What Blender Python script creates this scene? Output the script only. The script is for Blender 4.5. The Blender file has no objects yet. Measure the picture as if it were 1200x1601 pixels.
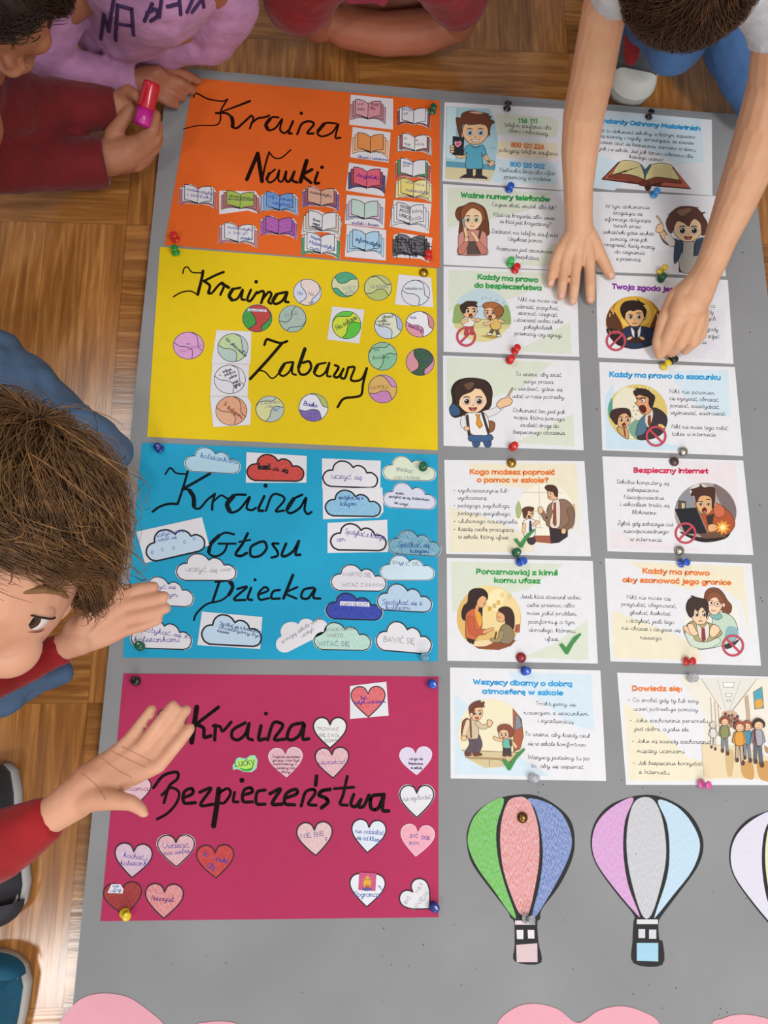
import bpy, bmesh, math, random
from mathutils import Vector, Matrix
random.seed(7)
SC = bpy.context.scene
COL = SC.collection
PI = math.pi

# ------------------------------------------------------------------ camera
W, H, F = 1200, 1601, 1200.0            # photograph size and focal length in pixels
CAM_Z = 1.0604
_rv = Vector((0.23878, -0.06529, 0.0))
RC = Matrix.Rotation(_rv.length, 3, _rv.normalized())
cam_d = bpy.data.cameras.new('camera'); cam = bpy.data.objects.new('camera', cam_d); COL.objects.link(cam)
cam_d.sensor_fit = 'VERTICAL'; cam_d.sensor_height = 24.0; cam_d.lens = 24.0 * F / H
cam_d.clip_start = 0.01
cam.matrix_world = Matrix.Translation((0, 0, CAM_Z)) @ RC.to_4x4()
SC.camera = cam

# ------------------------------------------------------------------ world, lamps, exposure
SC.view_settings.view_transform = 'Standard'; SC.view_settings.look = 'None'
SC.view_settings.gamma = 1.0; SC.view_settings.use_curve_mapping = False
SC.view_settings.exposure = 0.13
w = bpy.data.worlds.new('room_light'); SC.world = w; w.use_nodes = True
w.node_tree.nodes['Background'].inputs[0].default_value = (1.0, 0.985, 0.96, 1)
w.node_tree.nodes['Background'].inputs[1].default_value = 0.36
def lamp(name, loc, target, sx, sy, power, col=(1, .98, .95)):
    d = bpy.data.lights.new(name, 'AREA'); d.shape = 'RECTANGLE'; d.size = sx; d.size_y = sy
    d.energy = power; d.color = col
    o = bpy.data.objects.new(name, d); COL.objects.link(o); o.location = loc
    o.rotation_euler = (Vector(target) - Vector(loc)).to_track_quat('-Z', 'Y').to_euler()
lamp('ceiling_lamp_left', (-1.17, -1.14, 2.6), (-1.1, -1.1, 0), .22, .4, 15)
lamp('ceiling_lamp_far_left', (-1.0, 1.2, 2.6), (-.95, 1.1, 0), .3, .6, 9)
lamp('ceiling_lamp_right', (1.2, -.5, 2.6), (0.9, -.1, 0), .5, 1.6, 36)
lamp('window_light', (0.6, -2.6, 1.9), (.2, 0, 0), 2.2, 1.4, 38, (.95, .98, 1))

# ------------------------------------------------------------------ helpers: pixel -> point at height z
def at(px, py, z=0.0):
    d = RC @ Vector(((px - W / 2) / F, -(py - H / 2) / F, -1.0))
    t = (z - CAM_Z) / d.z
    return Vector((d.x * t, d.y * t, z))

def lin(c): return c / 12.92 if c <= .04045 else ((c + .055) / 1.055) ** 2.4
def rgb(h):
    h = h.lstrip('#')
    if len(h) == 3: h = ''.join(c * 2 for c in h)
    return tuple(min(.93, lin(int(h[i:i + 2], 16) / 255)) for i in (0, 2, 4)) + (1.0,)

_M = {}
def mat(h, rough=.6, kind='', **k):
    key = (h, rough, kind, tuple(sorted(k.items())))
    if key in _M: return _M[key]
    m = bpy.data.materials.new(kind + h); m.use_nodes = True
    nt = m.node_tree; N, L = nt.nodes, nt.links; b = N['Principled BSDF']
    c = rgb(h)
    b.inputs['Base Color'].default_value = c; b.inputs['Roughness'].default_value = rough
    b.inputs['Specular IOR Level'].default_value = k.get('spec', .3)
    def tex(scale, det=3, rot=0):
        tc = N.new('ShaderNodeTexCoord'); mp = N.new('ShaderNodeMapping'); no = N.new('ShaderNodeTexNoise')
        mp.inputs['Scale'].default_value = scale; mp.inputs['Rotation'].default_value = (0, 0, rot)
        no.inputs['Scale'].default_value = 1; no.inputs['Detail'].default_value = det
        L.new(tc.outputs['Object'], mp.inputs[0]); L.new(mp.outputs[0], no.inputs['Vector'])
        return no
    def ramp(no, c0, c1, p0=.35, p1=.65):
        r = N.new('ShaderNodeValToRGB'); r.color_ramp.elements[0].position = p0; r.color_ramp.elements[1].position = p1
        r.color_ramp.elements[0].color = c0; r.color_ramp.elements[1].color = c1
        L.new(no.outputs['Fac'], r.inputs[0]); return r
    def bump(no, st, dist=.001):
        bp = N.new('ShaderNodeBump'); bp.inputs['Strength'].default_value = st; bp.inputs['Distance'].default_value = dist
        L.new(no.outputs['Fac'], bp.inputs['Height']); L.new(bp.outputs[0], b.inputs['Normal'])
    if kind == 'crayon':                       # pencil hatching: paper showing between the strokes
        amt = k.get('amt', .55); wht = rgb('#e4e2e6')
        pale = tuple(c[i] * (1 - amt) + wht[i] * amt for i in range(3)) + (1,)
        no = tex((1500, 210, 1), 4, k.get('rot', .6))
        L.new(ramp(no, c, pale, .36, .66).outputs[0], b.inputs['Base Color'])
    elif kind == 'paper':
        no = tex((60, 60, 60), 5)
        c2 = tuple(x * .955 for x in c[:3]) + (1,)
        L.new(ramp(no, c2, c, .3, .7).outputs[0], b.inputs['Base Color'])
    elif kind == 'marker':
        b.inputs['Specular IOR Level'].default_value = .08
        no = tex((140, 140, 1), 3)
        c2 = tuple(min(1, x * 1.3 + .003) for x in c[:3]) + (1,)
        L.new(ramp(no, c, c2, .42, .75).outputs[0], b.inputs['Base Color'])
    elif kind == 'skin':
        no = tex((38, 38, 38), 4)
        c2 = (c[0] * .95, c[1] * .87, c[2] * .84, 1)
        L.new(ramp(no, c2, c, .3, .68).outputs[0], b.inputs['Base Color'])
        b.inputs['Subsurface Weight'].default_value = .12; b.inputs['Subsurface Radius'].default_value = (1, .4, .25)
        b.inputs['Subsurface Scale'].default_value = .006
        bump(tex((420, 420, 420), 3), .25, .0008)
    elif kind == 'cloth':
        no = tex((26, 26, 26), 4)
        c2 = tuple(x * .72 for x in c[:3]) + (1,)
        L.new(ramp(no, c2, c, .3, .7).outputs[0], b.inputs['Base Color'])
        bump(tex((55, 55, 55), 5), .5, .006)
        b.inputs['Sheen Weight'].default_value = .12
    elif kind == 'denim':
        no = tex((900, 900, 900), 2); no2 = tex((17, 17, 17), 4)
        c2 = tuple(x * .55 for x in c[:3]) + (1,); c3 = tuple(min(1, x * 1.25 + .01) for x in c[:3]) + (1,)
        r1 = ramp(no, c2, c, .35, .65); r2 = ramp(no2, c, c3, .4, .72)
        mx = N.new('ShaderNodeMix'); mx.data_type = 'RGBA'; mx.inputs[0].default_value = .5
        L.new(r1.outputs[0], mx.inputs[6]); L.new(r2.outputs[0], mx.inputs[7]); L.new(mx.outputs[2], b.inputs['Base Color'])
        bump(no2, .6, .006)
    elif kind == 'hair':
        oi = N.new('ShaderNodeTexCoord'); no = tex((130, 130, 24), 3)
        c2 = tuple(x * .42 for x in c[:3]) + (1,)
        L.new(ramp(no, c2, c, .36, .66).outputs[0], b.inputs['Base Color'])
        b.inputs['Specular IOR Level'].default_value = .35
    elif kind == 'board':
        no = tex((7, 7, 7), 6); n2 = tex((500, 500, 500), 2)
        c2 = tuple(x * .86 for x in c[:3]) + (1,)
        L.new(ramp(no, c2, c, .3, .7).outputs[0], b.inputs['Base Color']); bump(n2, .25, .0006)
    elif kind == 'metal':
        b.inputs['Metallic'].default_value = 1
    elif kind == 'clear':
        b.inputs['Transmission Weight'].default_value = .75; b.inputs['IOR'].default_value = 1.3
    elif kind == 'gloss':
        b.inputs['Specular IOR Level'].default_value = .5; b.inputs['Coat Weight'].default_value = .3
    _M[key] = m
    return m
def crayon(h, amt=.55, rot=.6): return mat(h, .75, 'crayon', amt=amt, rot=rot)

def tag(o, label=None, cat=None, group=None, kind=None):
    if label: o['label'] = label
    if cat: o['category'] = cat
    if group: o['group'] = group
    if kind: o['kind'] = kind
    return o
def link(name, me, parent=None, loc=None):
    o = bpy.data.objects.new(name, me); COL.objects.link(o)
    if loc is not None: o.location = loc
    if parent: o.parent = parent
    return o

# ------------------------------------------------------------------ flat artwork: layered filled shapes and strokes
def cr(pts, closed=False, n=6):
    """Catmull-Rom through the points"""
    P = [Vector((p[0], p[1])) for p in pts]
    if len(P) < 3: return P
    out = []
    m = len(P)
    rng = range(m) if closed else range(m - 1)
    for i in rng:
        p1, p2 = P[i], P[(i + 1) % m]
        p0 = P[i - 1] if (closed or i > 0) else p1 * 2 - p2
        p3 = P[(i + 2) % m] if (closed or i + 2 < m) else p2 * 2 - p1
        for k in range(n):
            t = k / n
            out.append(.5 * (2 * p1 + (p2 - p0) * t + (2 * p0 - 5 * p1 + 4 * p2 - p3) * t * t + (3 * p1 - p0 - 3 * p2 + p3) * t ** 3))
    if not closed: out.append(P[-1])
    return out
def pairs(s):
    if isinstance(s, str):
        v = [float(x) for x in s.replace(',', ' ').split()]
        return list(zip(v[::2], v[1::2]))
    return list(s)
def arc(cx, cy, rx, ry, a0=0, a1=360, n=18):
    n = max(6, int(n * abs(a1 - a0) / 360) + 1)
    return [(cx + rx * math.cos(math.radians(a0 + (a1 - a0) * i / n)), cy + ry * math.sin(math.radians(a0 + (a1 - a0) * i / n))) for i in range(n + 1)]

DZ = 0.000015
class Art:
    """collects flat shapes given in photo pixels (through scale/offset), puts them on the plane z, one mesh"""
    def __init__(s, z, sc=1.0, ox=0.0, oy=0.0, fn=None):
        s.z = z; s.sc = sc; s.ox = ox; s.oy = oy; s.fn = fn
        s.v = []; s.f = []; s.mi = []; s.mats = []; s.layer = 0; s.cnt = 0
    def px(s, p):
        if s.fn: return s.fn(p)
        return (s.ox + p[0] / s.sc, s.oy + p[1] / s.sc)
    def _m(s, m):
        if isinstance(m, str): m = mat(m, .55)
        if m not in s.mats: s.mats.append(m)
        return s.mats.index(m)
    def _face(s, P, mi, z):
        a = sum(P[i - 1].x * P[i].y - P[i].x * P[i - 1].y for i in range(len(P)))
        if abs(a) < 1e-12: return
        if a < 0: P = P[::-1]
        s.cnt = (s.cnt + 1) % 8; z += s.cnt * .0000014
        b = len(s.v); s.v += [(p.x, p.y, z) for p in P]
        s.f.append(tuple(range(b, b + len(P)))); s.mi.append(mi)
    def _next(s):
        s.layer += 1; return s.z + s.layer * DZ
    def poly(s, pts, m, smooth=False, line=None, lw=1.0):
        pts = pairs(pts)
        if smooth: pts = cr(pts, True)
        P = [at(*s.px(p), s.z) for p in pts]
        s._face(P, s._m(m), s._next())
        if line: s.line(pts, lw, line, closed=True, smooth=False)
        return s
    def blob(s, pts, m, line=None, lw=1.0): return s.poly(pts, m, True, line, lw)
    def ell(s, cx, cy, rx, ry, m, line=None, lw=1.0, rot=0):
        ca, sa = math.cos(math.radians(rot)), math.sin(math.radians(rot))
        pts = [(cx + (x - cx) * ca - (y - cy) * sa, cy + (x - cx) * sa + (y - cy) * ca) for x, y in arc(cx, cy, rx, ry, n=28)[:-1]]
        return s.poly(pts, m, False, line, lw)
    def line(s, pts, w, m, closed=False, smooth=True, z=None, w1=None, raw=False):
        """stroke of width w photo pixels"""
        if not raw:
            pts = pairs(pts)
            if smooth and len(pts) > 2: pts = cr(pts, closed)
            pts = [s.px((p[0], p[1])) for p in pts]
        z = z if z is not None else s._next()
        mi = s._m(m)
        Q = [Vector(p) for p in pts]; P = [Q[0]]
        for q in Q[1:]:
            if (q - P[-1]).length > .04: P.append(q)
        if closed and len(P) > 2 and (P[0] - P[-1]).length < .04: P.pop()
        n = len(P)
        if n == 1:
            s._face([at(P[0].x + w / 2 * math.cos(a * PI / 4), P[0].y + w / 2 * math.sin(a * PI / 4), z) for a in range(8)], mi, z); return s
        if w >= 2.3 and not closed:
            for i in range(n - 1):
                t = (P[i + 1] - P[i]).normalized(); nn = Vector((-t.y, t.x))
                wa, wb = (w, w) if w1 is None else (w + (w1 - w) * i / (n - 1), w + (w1 - w) * (i + 1) / (n - 1))
                s._face([at(q.x, q.y, z) for q in (P[i] + nn * wa / 2, P[i] - nn * wa / 2, P[i + 1] - nn * wb / 2, P[i + 1] + nn * wb / 2)], mi, z)
            for i in range(n):
                wa = w if w1 is None else w + (w1 - w) * i / (n - 1)
                s._face([at(P[i].x + wa / 2 * math.cos(a * PI / 6), P[i].y + wa / 2 * math.sin(a * PI / 6), z) for a in range(12)], mi, z)
            return s
        Ls, Rs = [], []
        for i in range(n):
            a = P[i - 1] if (i > 0 or closed) else None
            b = P[(i + 1) % n] if (i < n - 1 or closed) else None
            d1 = (P[i] - a).normalized() if a is not None else None
            d2 = (b - P[i]).normalized() if b is not None else None
            if d1 is None: d1 = d2
            if d2 is None: d2 = d1
            t = d1 + d2
            if t.length < .3: t = d2.copy(); 
            t.normalize(); nn = Vector((-t.y, t.x))
            c = max(.6, abs(t.dot(d2)))
            ww = w if w1 is None else w + (w1 - w) * i / (n - 1)
            Ls.append(P[i] + nn * ww / 2 / c); Rs.append(P[i] - nn * ww / 2 / c)
        for i in range(n if closed else n - 1):
            j = (i + 1) % n
            s._face([at(q.x, q.y, z) for q in (Ls[i], Rs[i], Rs[j], Ls[j])], mi, z)
        if not closed:
            for q, ww in ((P[0], w), (P[-1], w1 or w)):
                k = 6 if ww < 2 else 10
                s._face([at(q.x + ww / 2 * math.cos(a * 2 * PI / k), q.y + ww / 2 * math.sin(a * 2 * PI / k), z) for a in range(k)], mi, z)
        return s
    def text(s, st, x0, y0, x1, y1, h, w, m, font='script', fit=True):
        """write st with its baseline from (x0,y0) to (x1,y1); h = x-height, both in drawing units; w = stroke in photo px"""
        z = s._next()
        strokes, adv = layout(st, font)
        ex = Vector((x1 - x0, y1 - y0)); L = ex.length; ex.normalize(); ey = Vector((-ex.y, ex.x))  # ey points down the page
        k = L / adv
        for sp in strokes:
            pts = [s.px((x0 + ex.x * k * x - ey.x * h * y, y0 + ex.y * k * x - ey.y * h * y)) for x, y in sp]
            s.line(pts, w, m, z=z, raw=True)
        return s
    def build(s, name, parent, label=None):
        if not s.f: return None
        loc = parent.location.copy()
        me = bpy.data.meshes.new(name)
        me.from_pydata([(a - loc.x, b - loc.y, c - loc.z) for a, b, c in s.v], [], s.f)
        for m in s.mats: me.materials.append(m)
        me.polygons.foreach_set('material_index', s.mi)
        me.update()
        o = link(name, me, parent)
        if label: o['label'] = label
        return o

def slab(name, pts, z, th, m, parent=None, px=True, label=None):
    """a flat piece with an outline in photo pixels (or metres), underside at z, thickness th; origin at its centre"""
    P = [at(p[0], p[1], z) if px else Vector((p[0], p[1], z)) for p in pts]
    a = sum(P[i - 1].x * P[i].y - P[i].x * P[i - 1].y for i in range(len(P)))
    if a < 0: P = P[::-1]
    c = sum(P, Vector()) / len(P)
    n = len(P)
    off = parent.location if parent else Vector((0, 0, 0))
    v = [tuple(p - c) for p in P] + [tuple(p - c + Vector((0, 0, th))) for p in P]
    f = [tuple(range(n - 1, -1, -1)), tuple(range(n, 2 * n))] + [(i, (i + 1) % n, n + (i + 1) % n, n + i) for i in range(n)]
    me = bpy.data.meshes.new(name); me.from_pydata(v, [], f); me.materials.append(m); me.update()
    o = link(name, me, parent, c - off)
    if label: o['label'] = label
    return o

# ------------------------------------------------------------------ stroke lettering
A_ = arc
def _v(*p): return list(p)
LOW = {
 'a': (1.08, [A_(.42,.5,.42,.5), [(.84,1),(.84,0)]]), 'b': (1.05, [[(.02,1.5),(.02,0)], A_(.44,.5,.42,.5)]),
 'c': (.92, [A_(.44,.5,.44,.5,50,310)]), 'd': (1.08, [A_(.42,.5,.42,.5), [(.84,1.5),(.84,0)]]),
 'e': (1.02, [[(.04,.5),(.84,.52)] + A_(.44,.5,.42,.5,10,310)]), 'f': (.68, [[(.62,1.45),(.4,1.5),(.26,1.3),(.26,0)], [(0,.95),(.58,.95)]]),
 'g': (1.08, [A_(.42,.5,.42,.5), [(.84,1),(.84,-.3),(.5,-.52),(.12,-.4)]]), 'h': (1.0, [[(.02,1.5),(.02,0)], A_(.41,.58,.39,.42,180,0)+[(.8,0)]]),
 'i': (.36, [[(.1,1),(.1,0)], [(.1,1.42),(.1,1.46)]]), 'j': (.42, [[(.2,1),(.2,-.3),(.02,-.5),(-.12,-.45)], [(.2,1.42),(.2,1.46)]]),
 'k': (.96, [[(.02,1.5),(.02,0)], [(.7,1),(.04,.45)], [(.22,.6),(.76,0)]]), 'l': (.36, [[(.1,1.5),(.1,0)]]),
 'm': (1.6, [[(.02,1),(.02,0)], A_(.37,.6,.35,.4,180,0)+[(.72,0)], A_(1.07,.6,.35,.4,180,0)+[(1.42,0)]]),
 'n': (1.0, [[(.02,1),(.02,0)], A_(.41,.58,.39,.42,180,0)+[(.8,0)]]), 'o': (1.06, [A_(.44,.5,.44,.5)]),
 'p': (1.05, [[(.02,1),(.02,-.5)], A_(.44,.5,.42,.5)]), 'q': (1.05, [A_(.42,.5,.42,.5), [(.84,1),(.84,-.5)]]),
 'r': (.68, [[(.02,1),(.02,0)], A_(.36,.58,.34,.42,180,60)]), 's': (.86, [[(.68,.86),(.38,1),(.08,.8),(.2,.58),(.55,.44),(.7,.24),(.4,0),(.02,.14)]]),
 't': (.72, [[(.28,1.4),(.28,.2),(.42,0),(.6,.06)], [(0,.95),(.6,.95)]]), 'u': (1.0, [[(.02,1)]+A_(.41,.42,.39,.42,180,360), [(.8,1),(.8,0)]]),
 'v': (.9, [[(0,1),(.4,0),(.8,1)]]), 'w': (1.38, [[(0,1),(.3,0),(.6,.9),(.9,0),(1.2,1)]]), 'x': (.9, [[(0,1),(.75,0)], [(.75,1),(0,0)]]),
 'y': (.95, [[(0,1),(.42,.05)], [(.84,1),(.3,-.45),(.02,-.48)]]), 'z': (.9, [[(.04,.97),(.74,.97),(.02,.02),(.78,.02)]]),
}
UP = {
 'A': (1.2, [[(0,0),(.52,1.5),(1.04,0)], [(.2,.5),(.85,.5)]]), 'B': (1.1, [[(.02,0),(.02,1.5)], [(.02,1.5),(.6,1.45),(.78,1.15),(.6,.82),(.02,.78)], [(.02,.78),(.7,.72),(.92,.4),(.7,.05),(.02,0)]]),
 'C': (1.15, [A_(.6,.75,.6,.75,50,310)]), 'D': (1.2, [[(.02,0),(.02,1.5)], [(.02,1.5),(.6,1.42),(1.0,.75),(.6,.08),(.02,0)]]),
 'E': (1.0, [[(.8,1.5),(.02,1.5),(.02,0),(.82,0)], [(.02,.78),(.7,.78)]]), 'F': (1.0, [[(.8,1.5),(.02,1.5),(.02,0)], [(.02,.78),(.7,.78)]]),
 'G': (1.2, [A_(.6,.75,.6,.75,50,360), [(1.2,.75),(.7,.75)]]), 'H': (1.15, [[(0,1.5),(0,0)], [(.95,1.5),(.95,0)], [(0,.75),(.95,.75)]]),
 'I': (.36, [[(.1,1.5),(.1,0)]]), 'J': (.8, [[(.6,1.5),(.6,.3),(.35,0),(0,.2)]]), 'K': (1.1, [[(.02,1.5),(.02,0)], [(.85,1.5),(.04,.7)], [(.25,.88),(.9,0)]]),
 'L': (.9, [[(.02,1.5),(.02,0),(.75,0)]]), 'M': (1.45, [[(0,0),(.1,1.5),(.6,.4),(1.1,1.5),(1.22,0)]]), 'N': (1.2, [[(.02,0),(.02,1.5),(.95,0),(.95,1.5)]]),
 'O': (1.3, [A_(.58,.75,.58,.75)]), 'P': (1.05, [[(.02,0),(.02,1.5)], [(.02,1.5),(.6,1.45),(.85,1.1),(.6,.72),(.02,.65)]]),
 'R': (1.1, [[(.02,0),(.02,1.5)], [(.02,1.5),(.6,1.45),(.82,1.1),(.6,.76),(.02,.7)], [(.35,.7),(.9,0)]]),
 'S': (1.05, [[(.85,1.3),(.5,1.5),(.1,1.25),(.25,.88),(.7,.65),(.85,.3),(.5,0),(.02,.2)]]), 'T': (1.05, [[(0,1.5),(.95,1.5)], [(.47,1.5),(.47,0)]]),
 'U': (1.15, [[(.02,1.5),(.02,.45),(.46,0),(.9,.45),(.9,1.5)]]), 'V': (1.1, [[(0,1.5),(.5,0),(1,1.5)]]), 'W': (1.6, [[(0,1.5),(.35,0),(.72,1.2),(1.1,0),(1.45,1.5)]]),
 'X': (1.1, [[(0,1.5),(.9,0)], [(.9,1.5),(0,0)]]), 'Y': (1.05, [[(0,1.5),(.46,.75),(.92,1.5)], [(.46,.75),(.46,0)]]), 'Z': (1.05, [[(.05,1.48),(.9,1.48),(.02,.02),(.95,.02)]]),
 '0': (1.05, [A_(.42,.72,.42,.72)]), '1': (.62, [[(.05,1.1),(.35,1.45),(.35,0)]]), '2': (1.02, [[(.05,1.15),(.4,1.45),(.78,1.15),(.5,.6),(.04,.02),(.86,.02)]]),
 '6': (1.0, [[(.7,1.4),(.3,1.1),(.04,.5)], A_(.42,.44,.38,.44)]), '8': (1.0, [A_(.42,1.08,.34,.36), A_(.42,.38,.42,.38)]),
 '?': (.9, [[(.04,1.15),(.4,1.48),(.74,1.15),(.4,.75),(.38,.45)], [(.38,.02),(.38,.06)]]), '!': (.4, [[(.12,1.5),(.12,.45)], [(.12,.02),(.12,.06)]]),
 '.': (.42, [[(.12,.02),(.12,.06)]]), ',': (.42, [[(.16,.05),(.06,-.2)]]), ':': (.46, [[(.14,.02),(.14,.06)], [(.14,.75),(.14,.79)]]), ';': (.46, [[(.16,.05),(.06,-.2)], [(.14,.75),(.14,.79)]]),
 '-': (.7, [[(.05,.5),(.5,.5)]]), '*': (.9, [A_(.2,.55,.13,.13)]),
}
ACC = {'ż': ('z', 'dot'), 'ź': ('z', 'ac'), 'ś': ('s', 'ac'), 'ć': ('c', 'ac'), 'ń': ('n', 'ac'), 'ó': ('o', 'ac'), 'ę': ('e', 'og'), 'ą': ('a', 'og'), 'ł': ('l', 'st'), 'Ć': ('C', 'AC'), 'Ę': ('E', 'og'), 'Ł': ('L', 'st')}
TAIL = set('acdehiklmntuzżźćńęąłs')
# joined school handwriting: its own shapes for the letters that look unlike print
SCR = {
 'e': (.8, [[(0,.25),(.5,.55),(.5,.92),(.25,.98),(.1,.5),(.3,.03),(.62,.12),(.8,.28)]]),
 's': (.78, [[(0,.1),(.42,1),(.6,.5),(.5,.05),(.2,.02)], [(.5,.05),(.78,.2)]]),
 'r': (.82, [[(0,.7),(.12,1),(.15,0)], [(.15,.5),(.4,.98),(.62,.85)]]),
 'w': (1.2, [[(0,.75),(.12,1),(.2,.1),(.45,.02),(.6,.6)], [(.6,1),(.62,.1),(.9,.05),(1.05,.6),(.95,1),(1.2,.85)]]),
 'z': (.9, [[(0,.85),(.2,1),(.6,.95),(.05,.02),(.3,.12),(.8,.05),(.9,.2)], [(.15,.5),(.55,.5)]]),
 'f': (.7, [[(.05,.2),(.4,1.2),(.42,1.85),(.25,1.6),(.25,-.8),(.4,-.6),(.45,0),(.7,.2)]]),
 'k': (.9, [[(.05,.2),(.3,1.4),(.2,1.85),(.08,1.4),(.08,0)], [(.08,.5),(.45,.95),(.4,.6),(.15,.52)], [(.3,.5),(.55,.05),(.9,.2)]]),
 'l': (.6, [[(0,.2),(.34,1.3),(.26,1.85),(.14,1.5),(.14,.2),(.3,.02),(.6,.2)]]),
 'b': (.95, [[(0,.2),(.3,1.3),(.24,1.85),(.1,1.5),(.1,.3),(.3,.02),(.6,.2),(.6,.8),(.45,.95),(.7,.85),(.95,.8)]]),
 'h': (1.0, [[(0,.2),(.26,1.4),(.2,1.85),(.08,1.5),(.08,0)], [(.08,.4),(.4,.98),(.62,.7),(.64,.15),(.8,0),(1,.2)]]),
 't': (.68, [[(.2,1.6),(.2,.2),(.38,0),(.68,.2)], [(0,1.15),(.45,1.15)]]),
 'y': (1.0, [[(0,.75),(.12,1),(.18,.15),(.45,.05),(.7,.6)], [(.72,1),(.7,-.5),(.45,-.85),(.3,-.6),(.75,-.1),(1,.2)]]),
 'g': (1.05, [A_(.4,.5,.38,.48), [(.8,1),(.78,-.5),(.5,-.85),(.35,-.6),(.8,-.1),(1.05,.2)]]),
 'j': (.6, [[(0,.2),(.22,1),(.2,-.5),(0,-.85),(-.12,-.6),(.3,-.1),(.6,.2)], [(.25,1.45),(.25,1.5)]]),
 'm': (1.5, [[(0,.75),(.1,1),(.12,0)], [(.12,.5),(.36,.98),(.52,.7),(.54,0)], [(.54,.5),(.8,.98),(.98,.7),(1.0,.12),(1.2,0),(1.5,.2)]]),
 'n': (1.06, [[(0,.75),(.1,1),(.12,0)], [(.12,.5),(.4,.98),(.56,.7),(.58,.12),(.76,0),(1.06,.2)]]),
 'p': (1.0, [[(.02,.8),(.1,1),(.1,-.8)], [(.1,.5),(.4,.98),(.66,.7),(.6,.1),(.3,.05)], [(.6,.1),(1,.2)]]),
}
_SM = {}
def glyph(ch, font):
    key = (ch, font)
    if key in _SM: return _SM[key]
    base, acc = ACC.get(ch, (ch, None))
    if font == 'script' and base in SCR: adv, st = SCR[base]; own = True
    elif base in LOW: adv, st = LOW[base]; own = False
    elif base in UP: adv, st = UP[base]; own = False
    else: return (.5, [])
    st = [list(q) for q in st]
    if font == 'script':
        if not own:
            st = [[(x, 1 + (y - 1) * 1.5 if y > 1 else (y * 1.5 if y < 0 else y)) for x, y in q] for q in st] if base in LOW else [[(x, y * 1.22) for x, y in q] for q in st]
            if base in TAIL: st.append([(adv - .24, .12), (adv - .1, .0), (adv + .08, .16)])
    x = adv * .42
    if acc == 'ac': st.append([(x - .04, 1.28), (x + .22, 1.62)])
    if acc == 'AC': st.append([(x, 1.75), (x + .25, 2.05)])
    if acc == 'dot': st.append([(x, 1.42), (x, 1.46)])
    if acc == 'og': st.append([(adv - .3, 0), (adv - .42, -.25), (adv - .2, -.38)])
    if acc == 'st': st.append([(-.12, .62), (.42, 1.0)])
    sm = []
    for q in st:
        if len(q) > 2 and len(q) < 12 and ((font == 'script') or base in 'sSBDPRJUfgjty260?'):
            q = [(p.x, p.y) for p in cr(q, False, 3 if font == 'script' else 4)]
        sm.append(q)
    _SM[key] = (adv, sm)
    return _SM[key]
def layout(st, font):
    x = 0; out = []
    sl = .08 if font == 'script' else 0
    for ch in st:
        if ch == ' ': x += .62 if font == 'script' else .55; continue
        adv, ss = glyph(ch, font)
        for q in ss: out.append([(x + px_ + sl * py_, py_) for px_, py_ in q])
        x += adv * (.98 if font == 'script' else 1.12)
    return out, max(x, .3)
INK = '#2b2d33'

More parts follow.
